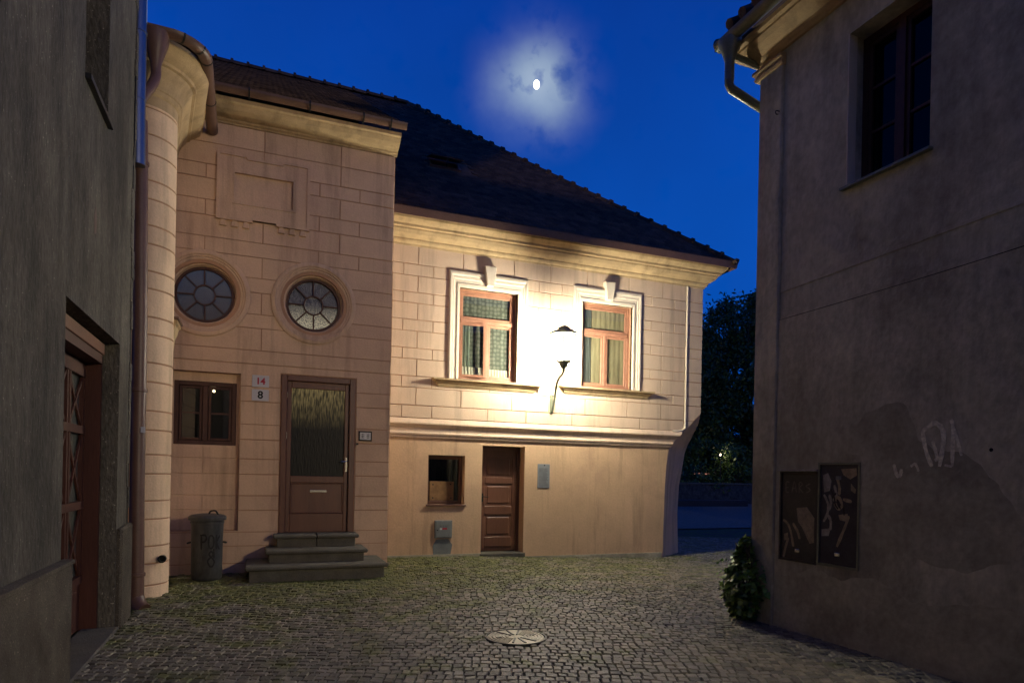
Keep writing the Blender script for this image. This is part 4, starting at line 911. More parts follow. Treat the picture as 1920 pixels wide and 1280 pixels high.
mb = MB(); mb.lathe((5.085, YA-.0132, 1.665), [(.013, -.003), (.013, 0)], 12, 'y'); mk('emblem', mb, BLACKP, t)
t = plate('gas_meter_box', 2.965, 3.285, .32, .64, YA-.001, GREYP, 'grey metal meter box with red and white sticker low on the peach wall', 'meter box', .03)
mb = MB(); mb.prism(rect(2.985, 3.265, .34, .62), onYp(YA-.031), -.006, 0, .004); mk('door', mb, GREYP, t)
mb = MB(); mb.box(3.10, 3.19, YA-.0395, YA-.0378, .475, .505); mk('red_sticker', mb, REDP, t)
mb = MB(); mb.box(3.055, 3.098, YA-.0395, YA-.0378, .47, .50); mk('white_sticker', mb, WHITEP, t)
mb = MB()
for s in ([(3.06, .55), (3.06, .51)], [(3.06, .53), (3.10, .545), (3.10, .515)], [(3.12, .55), (3.12, .515), (3.14, .53)], [(3.16, .55), (3.16, .51)], [(3.175, .545), (3.18, .515), (3.20, .54)]): ribbon(mb, s, .007, onYp(YA), -.0385)
mk('marking', mb, INK, t)
mb = MB(); mb.lathe((3.01, YA-.037, .465), [(.012, -.008), (.012, 0)], 10, 'y'); mk('lock', mb, DARKIRON, t)
mb = MB(); mb.prism([(2.95, .02), (3.27, .03), (3.30, .20), (3.22, .305), (3.0, .30), (2.94, .18)], MA, -.006, .001); tag(mk('plaster_patch', mb, GREYP, None, (3.1, YA, 0)), 'grey cement patch below the meter box at the foot of the wall', 'patch')

# ------------------------------------------------------------------ lantern
LX, LY, LZ = 5.04, 10.45, 3.64; DZ = -.05
ln_ = thing('wall_lantern', (5.2, YA, 2.64), 'lit wall lantern with hexagonal cap on a curved bracket between the two upper windows', 'lantern')
mb = MB(); mb.bbox(5.165, 5.225, YA-.035, YA-.012, 2.64, 3.02, .006); mk('wall_plate', mb, LAMPG, ln_)
mb = MB(); mb.tube(smoothline([(5.20, YA-.05, 2.67), (5.20, YA-.10, 2.76), (5.19, YA-.18, 2.93), (5.165, YA-.28, 3.09), (5.13, YA-.42, 3.215), (5.085, YA-.62, 3.275), (5.045, YA-.80, 3.285), (5.04, YA-.85, 3.335)], 4), .023, 10)
mb.tube([(5.2, YA-.02, 2.98), (5.188, YA-.20, 2.975)], .010, 8); mb.tube([(5.2, YA-.02, 2.70), (5.2, YA-.06, 2.70)], .014, 8); mk('bracket', mb, LAMPG, ln_, smooth=True)
mb = MB(); mb.lathe((LX, LY, DZ), [(.03, 3.38), (.035, 3.41), (.02, 3.42), (.05, 3.44), (.075, 3.47), (.09, 3.525), (.135, 3.54), (.14, 3.56), (.11, 3.57), (.0, 3.57)], 6, cap=False); mk('base_crown', mb, LAMPG, ln_)
mb = MB(); mb.lathe((LX, LY, DZ), [(.24, 4.025), (.275, 4.02), (.28, 4.04), (.19, 4.085), (.12, 4.12), (.125, 4.14), (.07, 4.17), (.0, 4.20)], 6, cap=False)
mk('cap', mb, LAMPG, ln_)
for k in range(6):
    a = 2*PI*k/6; c_, s_ = math.cos(a), math.sin(a); mb = MB()
    mb.tube([(LX+c_*.115, LY+s_*.115, 3.565+DZ), (LX+c_*.235, LY+s_*.235, 4.02+DZ)], .011, 6); mk('glazing_rod', mb, LAMPG, ln_)
LG = bpy.data.materials.new('lantern_glass'); LG.use_nodes = True; n = LG.node_tree.nodes; n.clear(); o = n.new('ShaderNodeOutputMaterial'); tr = n.new('ShaderNodeBsdfTransparent'); em = n.new('ShaderNodeEmission'); em.inputs[0].default_value = (1, .93, .75, 1); em.inputs[1].default_value = 2.2
ads = n.new('ShaderNodeAddShader'); LG.node_tree.links.new(tr.outputs[0], ads.inputs[0]); LG.node_tree.links.new(em.outputs[0], ads.inputs[1]); LG.node_tree.links.new(ads.outputs[0], o.inputs[0])
for k in range(6):
    a, b = 2*PI*k/6, 2*PI*(k+1)/6; mb = MB()
    mb.add([(LX+.112*math.cos(a), LY+.112*math.sin(a), 3.57+DZ), (LX+.112*math.cos(b), LY+.112*math.sin(b), 3.57+DZ), (LX+.23*math.cos(b), LY+.23*math.sin(b), 4.015+DZ), (LX+.23*math.cos(a), LY+.23*math.sin(a), 4.015+DZ)], [(0, 1, 2, 3)]); mk('glass_pane', mb, LG, ln_)
mb = MB(); mb.lathe((LX, LY, 3.68), [(.001, -.09), (.035, -.07), (.05, 0), (.035, .06), (.001, .09)], 14); mk('bulb', mb, emis('lantern_bulb', (1, .88, .62), 30), ln_, smooth=True)
def lamp(name, loc, w, col, r, parent):
    d = bpy.data.lights.new(name, 'POINT'); d.energy = w; d.color = col; d.shadow_soft_size = r
    o = bpy.data.objects.new(name, d); C.objects.link(o)
    o.parent = parent; o.location = Vector(loc)-LOC[parent.name]; return o
lamp('lantern_light', (LX, LY, LZ), LAMP_W, (1, .91, .72), .17, ln_)
# post lantern in the side street behind the camera
pl_ = thing('street_lamp', (9.0, -9.0, 0), 'lit street lamp on a post behind the viewer at the side street corner', 'street lamp')
mb = MB(); mb.tube([(9.0, -9.0, 0), (9.0, -9.0, .4), (9.0, -9.0, .42), (9.0, -9.0, 4.3)], [.09, .08, .05, .035], 12); mk('post', mb, LAMPG, pl_)
mb = MB(); mb.lathe((9.0, -9.0, 0), [(.05, 4.3), (.12, 4.36), (.12, 4.38), (.0, 4.38)], 6, cap=False); mk('base_crown', mb, LAMPG, pl_)
mb = MB(); mb.lathe((9.0, -9.0, 0), [(.25, 4.84), (.28, 4.85), (.13, 4.95), (.0, 5.05)], 6, cap=False); mk('cap', mb, LAMPG, pl_)
mb = MB(); mb.lathe((9.0, -9.0, 0), [(.115, 4.38), (.24, 4.84)], 6, cap=False); mk('glass_pane', mb, LG, pl_)
lamp('street_light', (9.0, -9.0, 4.6), POST_W, (1, .80, .56), .25, pl_)

ob = thing('house', (4, -16, 0), 'plain dark house closing the street behind the viewer', 'house')
wins = [rect(x, x+1.0, z, z+1.5) for x in (-7, -3.5, 0, 3.5, 7, 10.5, 14) for z in (1.2, 4.4)]
wall(ob, 'wall', [rect(-14, 20, -.2, 7.6)], wins, lambda u, v, d: (u, -16-d, v), 0, .4, RPLAST)
mb = MB(); mb.add([(-14, -15.6, 7.6), (20, -15.6, 7.6), (20, -20, 10.8), (-14, -20, 10.8)], [(0, 1, 2, 3)]); mk('roof', mb, TILE, ob)
for w_ in wins:
    mb = MB(); mb.prism(w_, lambda u, v, d: (u, -16-d, v), .2, .25); o = mk('window', mb, WOODK, ob)
    u0_, z0_ = w_[0]; 
    for a, b in ((u0_+.06, u0_+.47), (u0_+.53, u0_+.94)): mb = MB(); mb.prism(rect(a, b, z0_+.06, z0_+1.44), lambda u, v, d: (u, -16-d, v), .19, .198); mk('pane', mb, BLACKP, o)
# ------------------------------------------------------------------ left building
XL = -1.2; ML = onXl(XL)
hL = thing('building', (XL, 3, 0), 'dark grey plastered building at the left edge with a recessed brown gate', 'building')
y0, y1 = 5.12, 6.95
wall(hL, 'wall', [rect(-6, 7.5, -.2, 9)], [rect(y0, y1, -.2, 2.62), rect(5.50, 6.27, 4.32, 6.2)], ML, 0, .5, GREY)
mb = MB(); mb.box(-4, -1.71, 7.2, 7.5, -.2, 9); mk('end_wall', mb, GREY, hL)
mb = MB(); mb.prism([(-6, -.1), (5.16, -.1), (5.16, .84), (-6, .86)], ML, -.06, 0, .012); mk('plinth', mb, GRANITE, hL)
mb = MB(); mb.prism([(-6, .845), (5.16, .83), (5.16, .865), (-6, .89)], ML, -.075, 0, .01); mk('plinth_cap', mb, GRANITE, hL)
mb = MB(); mb.prism([(6.97, -.1), (7.5, -.1), (7.5, .93), (6.97, .91)], ML, -.05, 0, .02); mk('plinth', mb, GRANITE, hL)
mb = MB(); mb.box(-2.4, -2.35, y0-.5, y1+.5, 0, 3); mk('interior', mb, BLACK, hL)
# irregular plaster edge on the corner
mb = MB(); z = 0
while z < 8.5:
    hh_ = random.uniform(.1, .35); mb.bbox(XL-.05, XL+random.uniform(.004, .018), 7.42+random.uniform(-.05, .03), 7.503+random.uniform(0, .012), z, z+hh_, .006); z += hh_+.002
mk('corner_edge', mb, GREY, hL)
# gate
XD = -1.47; g = MB()
g.box(-1.335, XD-.05, y1-.001, y1-.05, 0, 2.56); g.box(-1.335, XD-.05, y0, y0+.05, 0, 2.56); g.box(-1.325, XD-.05, y0+.05, y1-.05, 2.42, 2.56)
gate = mk('gate', g, WOODR, hL)
mb = MB(); mb.bbox(-1.338, -1.31, y0, y1-.05, 2.50, 2.60, .004); mk('head_board', mb, mat('gate_head_paint', (.16, .075, .045), rough=.5), gate)
zr = [.47, 1.14, 1.81, 2.32]; leafy = y1-.052
def bar(u0, v0, u1, v1, w, d0, d1, nm, m=WOODR):
    t = Vector((u1-u0, v1-v0)).normalized(); n_ = Vector((-t.y, t.x))*w/2; mb = MB()
    mb.prism([(u0+n_.x, v0+n_.y), (u0-n_.x, v0-n_.y), (u1-n_.x, v1-n_.y), (u1+n_.x, v1+n_.y)], onXl(XD), d0, d1); return mk(nm, mb, m, gate)
mb = MB(); mb.prism(rect(y0+.05, leafy, .02, .47), onXl(XD), 0, .04); mk('kick_panel', mb, WOODR, gate)
mb = MB(); mb.prism(rect(6.1, 6.75, .10, .38), onXl(XD), -.012, 0, .008); mk('kick_panel_boss', mb, WOODR, gate)
for z in zr: bar(y0+.05, z, leafy, z, .07, -.02, .03, 'rail')
bar(y0+.05, 2.38, leafy, 2.38, .06, -.012, .03, 'rail')
for y in (6.88, 6.42, 6.34, 5.88, 5.80, 5.34, 5.2): bar(y, .47, y, 2.35, .045, -.012, .03, 'stile')
for a, b in ((6.42, 6.88), (5.88, 6.34), (5.34, 5.80)):
    for z0, z1 in zip(zr[:-1], zr[1:]):
        bar(a, z0+.03, b, z1-.03, .03, -.004, .012, 'diagonal_bar'); bar(b, z0+.03, a, z1-.03, .03, .002, .018, 'diagonal_bar')
        mb = MB(); mb.prism(rect(a+.02, b-.02, z0+.03, z1-.03), onXl(XD), .024, .03); mk('pane', mb, frosted('gate_glass_', (.05, .06, .05), (0, 0, 0), 0, 0, 1, 30, rough=.3) if 'GG' not in globals() else GG, gate); GG = bpy.data.materials['gate_glass_']
# upper window left
fr = MB(); fr.box(XL-.30, XL-.36, 5.50, 5.56, 4.32, 6.2); fr.box(XL-.30, XL-.36, 6.21, 6.27, 4.32, 6.2); fr.box(XL-.30, XL-.36, 5.56, 6.21, 4.32, 4.38)
lw2 = mk('upper_window', fr, WOODK, hL)
mb = MB(); mb.add([(XL-.33, 5.56, 4.38), (XL-.33, 6.21, 4.38), (XL-.33, 6.21, 6.2), (XL-.33, 5.56, 6.2)], [(0, 1, 2, 3)]); mk('pane', mb, GLASSD, lw2)
mb = MB(); mb.prism(rect(5.50, 6.27, 4.28, 4.318), ML, -.04, .3); mk('sill', mb, DARKIRON, lw2)
mb = MB(); mb.box(XL-.5, XL-.49, 5.4, 6.4, 4.2, 6.3); mk('room_darkness', mb, BLACK, lw2)
# galvanised pipe fixed to the left building corner, and a cable
zp = MB(); zp.tube([(-1.235, 7.75, 8.5), (-1.225, 7.75, 5.2), (-1.215, 7.75, 4.62)], .078, 16); zpo = mk('galvanised_downpipe', zp, ZINC, None, (-1.22, 7.75, 4.6), smooth=True)
tag(zpo, 'shiny galvanised upper downpipe at the top of the left building corner', 'downpipe')
for z in (5.3, 6.0):
    mb = MB(); mb.lathe((-1.226, 7.75, z), [(.080, -.012), (.084, -.01), (.084, .01), (.080, .012)], 16); mb.tube([(-1.3, 7.72, z), (-1.32, 7.5, z)], .01, 6); mk('pipe_clip', mb, ZINC, zpo)
mb = MB(); pts = [(XL+.004+.006*random.random(), 7.44+.02*math.sin(z*1.1), z) for z in [.9+.35*i for i in range(16)]]; mb.tube(pts, .006, 6); tag(mk('cable', mb, DARKIRON, None, (XL, 7.44, .9)), 'thin dark cable running up the corner of the left building', 'cable')
# cracks and holes
mb = MB()
for s, w in (([(6.9, 3.2), (6.85, 3.5), (6.9, 3.7), (6.7, 3.9)], .012), ([(5.15, 2.7), (5.2, 3.1), (5.12, 3.5), (5.05, 3.9), (4.85, 4.5), (4.75, 5.1), (4.6, 5.6), (4.55, 6.3)], .007), ([(5.05, 3.7), (5.35, 3.45), (5.6, 3.35)], .005)):
    ribbon(mb, smoothline(s, 6), w, ML, -.0015)
mk('cracks', mb, DARKIRON, hL)
mb = MB(); mb.prism([(5.86, 3.28), (5.93, 3.30), (5.95, 3.42), (5.90, 3.50), (5.85, 3.42)], ML, -.002, .0); mk('plaster_hole', mb, WOODK, hL)

# ------------------------------------------------------------------ right building
XR = 4.97; MR = onXr(XR)
hR = thing('building', (XR, 4, 0), 'dim brown plastered building at the right edge with an upper window and graffiti', 'building')
yw0, yw1 = 3.66, 4.46
wall(hR, 'wall', [rect(2.3, 5.54, -.2, 6.1)], [rect(yw0, yw1, 4.17, 5.57)], MR, 0, .45, RPLAST)
mb = MB(); mb.box(XR+.45, 12, 5.1, 5.54, -.2, 6.1); mk('end_wall', mb, RPLAST, hR)
mb = MB(); mb.box(XR+.45, 12, 2.3, 2.7, -.2, 6.1); mk('side_wall', mb, RPLAST, hR)
lowp = [[(2.3, -.2), (5.23, -.2), (5.23, 3.14), (2.3, 3.20)]]
wall(hR, 'lower_plaster', lowp, [rect(4.225, 4.685, .70, 1.66), rect(4.69, 5.165, .69, 1.575)], MR, -.018, 0, RPLAST)
mb = MB(); mb.prism([(2.3, 3.48), (5.23, 3.40), (5.23, 3.43), (2.3, 3.51)], MR, -.008, 0, .003); mk('plaster_line', mb, RPLAST, hR)
mb = MB(); mb.prism(rect(5.235, 5.56, -.2, 5.80), MR, -.035, .0, .012); mk('corner_pilaster', mb, RPLAST, hR)
mb = MB(); mb.sweep([(5.6, 5.56), (XR, 5.56), (XR, 5.22)], [(.035, 5.74), (.05, 5.745), (.06, 5.77), (.05, 5.79), (.055, 5.80), (.075, 5.82), (.075, 5.85), (0, 5.86), (0, 5.74)]); mk('pilaster_cap', mb, CORN, hR)
pathR = [(11, 5.54), (XR, 5.54), (XR, 2.3)]
prof = [(0, 5.90), (.03, 5.90), (.035, 5.925), (.06, 5.94), (.075, 5.96), (.12, 5.975), (.19, 6.005), (.24, 6.04), (.245, 6.06), (.29, 6.065), (.30, 6.10), (0, 6.12)]
mb = MB(); mb.sweep(pathR, prof); mk('cornice', mb, CORN, hR)
mb = MB(); half_round(mb, [(XR, 5.80), (XR, 2.3)], .385, 6.17, .078); mb.lathe((XR-.385, 5.79, 6.17), [(.078, 0), (.078, .008)], 14, 'y'); mk('gutter', mb, GREENM, hR, smooth=True)
mb = MB(); mb.add([(4.56, 5.84, 6.18), (4.56, 2.2, 6.18), (8, 2.2, 8.3), (8, 5.84, 8.3), (4.56, 5.84, 6.12), (8, 5.84, 8.24)], [(0, 1, 2, 3), (0, 3, 5, 4)]); rR = mk('roof', mb, TILE, hR)
y = 2.3
while y < 5.7:
    mb = MB(); mb.tube([(4.50, y, 6.215+random.uniform(0, .01)), (4.85, y, 6.42)], .055, 8); mk('roof_tile', mb, TILE, rR); y += .19
# hopper and offset downpipe
mb = MB(); mb.lathe((XR-.385, 5.62, 0), [(.05, 5.70), (.05, 5.90), (.075, 5.98), (.12, 6.08), (.12, 6.12)], 14); mk('hopper', mb, GREENM, hR, smooth=True)
mb = MB(); mb.tube([(XR-.385, 5.62, 5.86), (XR-.385, 5.62, 5.66), (XR-.36, 5.62, 5.62), (XR+.10, 5.63, 5.50), (XR+.14, 5.63, 5.40), (XR+.14, 5.63, .05)], .047, 12); mk('downpipe', mb, GREENM, hR, smooth=True)
mb = MB(); mb.tube([(XR-.385, 5.62, 5.98), (XR+.02, 5.60, 5.93)], .035, 8); mk('gutter_strut', mb, GREENM, hR)
mb = MB(); mb.tube([(XR, 5.26, 5.27), (XR-.05, 5.26, 5.27)]+[(XR-.05-.02+.02*math.cos(a), 5.26, 5.25+.02*math.sin(a)) for a in (1.5, 2.5, 3.5, 4.5, 5.5)], .006, 6)
tag(mk('iron_hook', mb, DARKIRON, None, (XR, 5.26, 5.25)), 'small iron hook high on the corner strip of the right building', 'hook')
# upper window
wx = XR+.19; fr = MB()
def rb(mb, ya, yb, za, zb, d0=0, d1=.07): mb.box(wx+d0, wx+d1, ya, yb, za, zb)
for a in ((yw0, yw0+.06, 4.17, 5.57), (yw1-.06, yw1, 4.17, 5.57), (yw0+.06, yw1-.06, 5.51, 5.57), (yw0+.06, yw1-.06, 4.17, 4.24)): rb(fr, *a)
rw = mk('window', fr, WOODK, hR); ym = (yw0+yw1)/2
mb = MB(); rb(mb, ym-.035, ym+.035, 4.24, 5.51, -.015, .06); mk('mullion', mb, WOODK, rw)
for a, b in ((yw0+.062, ym-.037), (ym+.037, yw1-.062)):
    mb = MB()
    for q in ((a, a+.035, 4.245, 5.505), (b-.035, b, 4.245, 5.505), (a+.035, b-.035, 4.245, 4.28), (a+.035, b-.035, 5.47, 5.505)): rb(mb, *q, .005, .05)
    mk('sash', mb, WOODK, rw)
    for z0, z1 in ((4.28, 4.66), (4.685, 5.06), (5.085, 5.47)):
        mb = MB(); mb.add([(wx+.03, a+.035, z0), (wx+.03, b-.035, z0), (wx+.03, b-.035, z1), (wx+.03, a+.035, z1)], [(0, 1, 2, 3)]); mk('pane', mb, GLASSR, rw)
    for z in (4.66, 5.06): mb = MB(); rb(mb, a+.035, b-.035, z, z+.025, .012, .045); mk('glazing_bar', mb, WOODK, rw)
mb = MB(); mb.prism(rect(yw0-.03, yw1+.03, 4.145, 4.168), MR, -.05, .18); mk('sill', mb, GREENM, rw)
mb = MB(); mb.box(XR+.40, XR+.41, yw0-.1, yw1+.1, 4.1, 5.6); mk('room_darkness', mb, BLACK, rw)
def rough(pts, closed=True):
    q = smoothline(pts+([pts[0]] if closed else []), 8); q = q[:-1] if closed else q
    return [(u+.03*noise.noise((u*9, v*9, 2)), v+.03*noise.noise((u*9, v*9, 7))) for u, v in q]
mb = MB(); mb.prism(rect(yw1-.012, yw1-.001, 4.17, 5.57), MR, 0.001, .10); mk('lightened_reveal', mb, TRIM, rw)  # pale strip: lamplight on the far jamb put into its colour
# repaired plaster area
mb = MB(); mb.prism(rough([(3.0, .95), (3.4, .82), (3.9, .95), (4.21, .93), (4.215, 1.3), (4.218, 1.68), (4.36, 1.74), (4.34, 1.92), (4.20, 2.06), (3.98, 2.14), (3.80, 2.12), (3.72, 1.90), (3.55, 1.75), (3.3, 1.70), (3.05, 1.45), (2.9, 1.2)]), MR, -.0195, -.017); mk('damp_patch', mb, RPATCH, hR)
mb = MB(); mb.prism([(2.3, -.1), (5.23, -.1)]+rough([(5.23, .50), (5.0, .55), (4.7, .64), (4.4, .6), (4.1, .66), (3.8, .55), (3.6, .52), (3.2, .6), (2.9, .60), (2.3, .5)], False), MR, -.0192, -.017); mk('damp_foot', mb, RPATCH, hR)
mb = MB(); [ribbon(mb, smoothline(s, 5), .007, MR, -.0225) for s in ([(5.23, 3.12), (4.4, 3.125), (3.4, 3.14), (2.5, 3.17)],)]; mk('plaster_cracks', mb, DARKIRON, hR)
# meter cabinets
def cabinet(ya, yb, za, zb, label, m, extra, strokes, top=False):
    t = thing('meter_cabinet', (XR, (ya+yb)/2, za), label, 'meter cabinet'); mb = MB()
    for q in ((ya, ya+.02, za, zb), (yb-.02, yb, za, zb), (ya+.02, yb-.02, zb-.02, zb), (ya+.02, yb-.02, za, za+.02)): mb.box(XR-.026, XR+.01, *q)
    mk('frame', mb, GREENM if top is False else CABD, t)
    mb = MB(); mb.prism(rect(ya+.022, yb-.022, za+.022, zb-.022), MR, -.014, .004, .004); mk('door', mb, m, t)
    if top: mb = MB(); mb.bbox(XR-.05, XR, ya-.01, yb+.01, zb, zb+.018, .004); mk('cover_strip', mb, SPRAYG, t)
    for z in extra:
        mb = MB(); mb.bbox(XR-.024, XR-.014, (ya+yb)/2-.03, (ya+yb)/2+.03, z, z+.035, .003); mb.box(XR-.027, XR-.0245, (ya+yb)/2-.02, (ya+yb)/2+.02, z+.02, z+.027); mk('latch', mb, CHROME if z < 1 else GREYP, t)
    for nm, mm, polys, lines, w in strokes:
        mb = MB(); w_, h_ = yb-ya-.05, zb-za-.05
        f = lambda u, v: (yb-.025-u*w_, za+.025+v*h_)
        for p in polys:
            mb.add([MR(*f(*q), -.0149) for q in p], [tuple(range(len(p)))])
        for s in lines: ribbon(mb, [f(*q) for q in smoothline(s, 5)], w, MR, -.0162)
        mk(nm, mb, mm, t)
cabinet(4.69, 5.165, .69, 1.575, 'shorter left meter cabinet with a ledge on top and tan graffiti', CABD, (.78,),
        [('graffiti', SPRAYT, [[(.45, .60), (.75, .62), (.97, .5), (.97, .22), (.85, .2), (.62, .38), (.5, .44)], [(.1, .2), (.22, .22), (.2, .3), (.08, .28)]],
          [[(.05, .45), (.2, .4), (.3, .3), (.38, .14)], [(.22, .24), (.14, .12), (.08, .0)], [(.35, .42), (.5, .32), (.56, .24)]], .03),
         ('faint_letters', FAINT, [], [[(.12, .78), (.12, .9), (.22, .9)], [(.12, .84), (.2, .84)], [(.12, .78), (.22, .78)], [(.3, .78), (.37, .91), (.44, .78)], [(.33, .83), (.41, .83)], [(.52, .78), (.52, .9), (.62, .88), (.53, .84), (.64, .78)], [(.84, .89), (.72, .86), (.84, .82), (.72, .78)]], .012)], True)
cabinet(4.225, 4.685, .70, 1.66, 'taller right meter cabinet covered in pale figure-like graffiti', CABD2, (1.50, .80),
        [('graffiti', SPRAYT, [[(.55, .96), (.95, .97), (.97, .9), (.8, .86), (.62, .9)], [(.82, .82), (.95, .76), (.93, .72), (.82, .75)], [(.5, .5), (.75, .52), (.75, .44), (.55, .45)]],
          [[(.45, .88), (.52, .78), (.52, .7)], [(.78, .5), (.7, .4), (.6, .3), (.48, .18)], [(.62, .66), (.85, .64)], [(.40, .62), (.5, .56), (.6, .6), (.5, .68), (.42, .64)]], .03),
         ('graffiti_figure', SPRAYG, [[(.06, .9), (.2, .92), (.3, .84), (.26, .74), (.1, .72)], [(.05, .34), (.3, .36), (.25, .28), (.05, .27)]],
          [[(.1, .7), (.22, .6), (.2, .5), (.1, .42)], [(.25, .7), (.3, .62), (.24, .54)], [(.2, .5), (.3, .44), (.3, .34)], [(.38, .8), (.44, .7), (.36, .64)]], .028),
         ('graffiti_outline', BLACKP, [], [[(.28, .76), (.38, .68), (.42, .60), (.5, .56)], [(.3, .66), (.44, .72)], [(.46, .66), (.56, .56)], [(.5, .6), (.62, .6), (.66, .5)]], .018)])
# chalk marks on the wall
chk = thing('chalk_scrawl', (XR, 3.6, 1.6), 'pale scrawled chalk letters on the lower brown wall at the right', 'graffiti'); gr = lambda u, v, d: (XR-.0195+d, 3.62-u, 1.62+v)
for s, w in (([(.0, .30), (-.03, .27), (.0, .12), (.05, .0)], .022), ([(.0, .30), (.06, .34), (.12, .30), (.14, .2), (.11, .0)], .024), ([(.05, .20), (.09, .07), (.07, .05)], .018), ([(.19, .36), (.21, .30), (.21, .0)], .018), ([(.19, .36), (.24, .22), (.28, .08)], .015),
             ([(-.28, .02), (-.25, -.07), (-.22, -.07), (-.21, -.02)], .02), ([(.15, .01), (.21, .0)], .012), ([(-.13, .0), (-.09, .02), (-.06, -.04)], .014)): mb = MB(); ribbon(mb, smoothline(s, 6), w*1.6, gr, -.004); mk('stroke', mb, CHALK, chk)
mb = MB(); mb.lathe((XR-.0185, 3.13, 1.74), [(.014, 0), (.014, -.003)], 10, 'x'); mk('wall_hole', mb, BLACK, hR)

# ------------------------------------------------------------------ ivy at the corner
ivy = thing('ivy_bush', (4.9, 5.7, 0), 'leafy green ivy clump growing at the foot of the right building corner', 'ivy')
mb = MB()
for i in range(9):
    x0 = 4.93+random.uniform(-.1, .03); y0_ = 5.62+random.uniform(-.2, .1); pts = [(x0, y0_, 0)]; 
    for k in range(5): pts.append((x0-.03*k*random.random()-.01*k, y0_+random.uniform(-.05, .05), .16*(k+1)))
    mb.tube(smoothline(pts, 3), .006, 5)
mk('stems', mb, BARK, ivy)
mb = MB(); rnd = random.Random(4)
def leaf(mb, P, s, Nn_):
    t = Nn_.cross(Vector((rnd.uniform(-1, 1), rnd.uniform(-1, 1), rnd.uniform(-1, .2)))).normalized(); b = Nn_.cross(t).normalized()
    sh = [(-.1, -.5), (.45, -.42), (.32, -.05), (1, 0), (.32, .05), (.45, .42), (-.1, .5), (.08, 0)]
    sh = [(-.15, -.2), (.0, -.52), (.42, -.38), (1, 0), (.42, .38), (.0, .52), (-.15, .2)]
    mb.add([tuple(P+t*a*s+b*c*s+Nn_*(-.12*s*(abs(c)*1.6))) for a, c in sh], [(0, 1, 2, 3), (0, 3, 4, 5, 6)])
n = 0
while n < 1150:
    z = rnd.uniform(.02, .86); f = z/.86
    wmax = (.16+.16*min(1, f/.38)) if f < .38 else .32-(f-.38)*.42
    cx, cy = 4.99, 5.58
    a = rnd.uniform(0, 2*PI); r = wmax*math.sqrt(rnd.uniform(.35, 1)); x, y = cx+r*1.0*math.cos(a)-.05, cy+r*1.0*math.sin(a)
    if x > 4.90 and y < 5.58: continue
    nn = Vector((x-cx-.0, y-cy+.1, .35+rnd.uniform(-.3, .5))); nn += Vector([rnd.uniform(-.5, .5) for _ in range(3)])*.6
    leaf(mb, Vector((x, y, z)), rnd.uniform(.045, .08), nn.normalized()); n += 1
for k in range(16):
    a = rnd.uniform(1.9, 4.6); r0 = rnd.uniform(.15, .28); z_ = rnd.uniform(.08, .62)
    for q_ in range(7):
        rr_ = r0+.022*q_; P = Vector((4.97+rr_*math.cos(a)*.95, 5.58+rr_*math.sin(a), z_+.02*q_-.004*q_*q_))
        if P.x < 4.9 or P.y > 5.6: leaf(mb, P, rnd.uniform(.03, .06), Vector((math.cos(a)+rnd.uniform(-.6, .6), math.sin(a)+rnd.uniform(-.6, .6), rnd.uniform(.1, 1))).normalized())
mk('leaves', mb, IVY, ivy, kind='stuff')

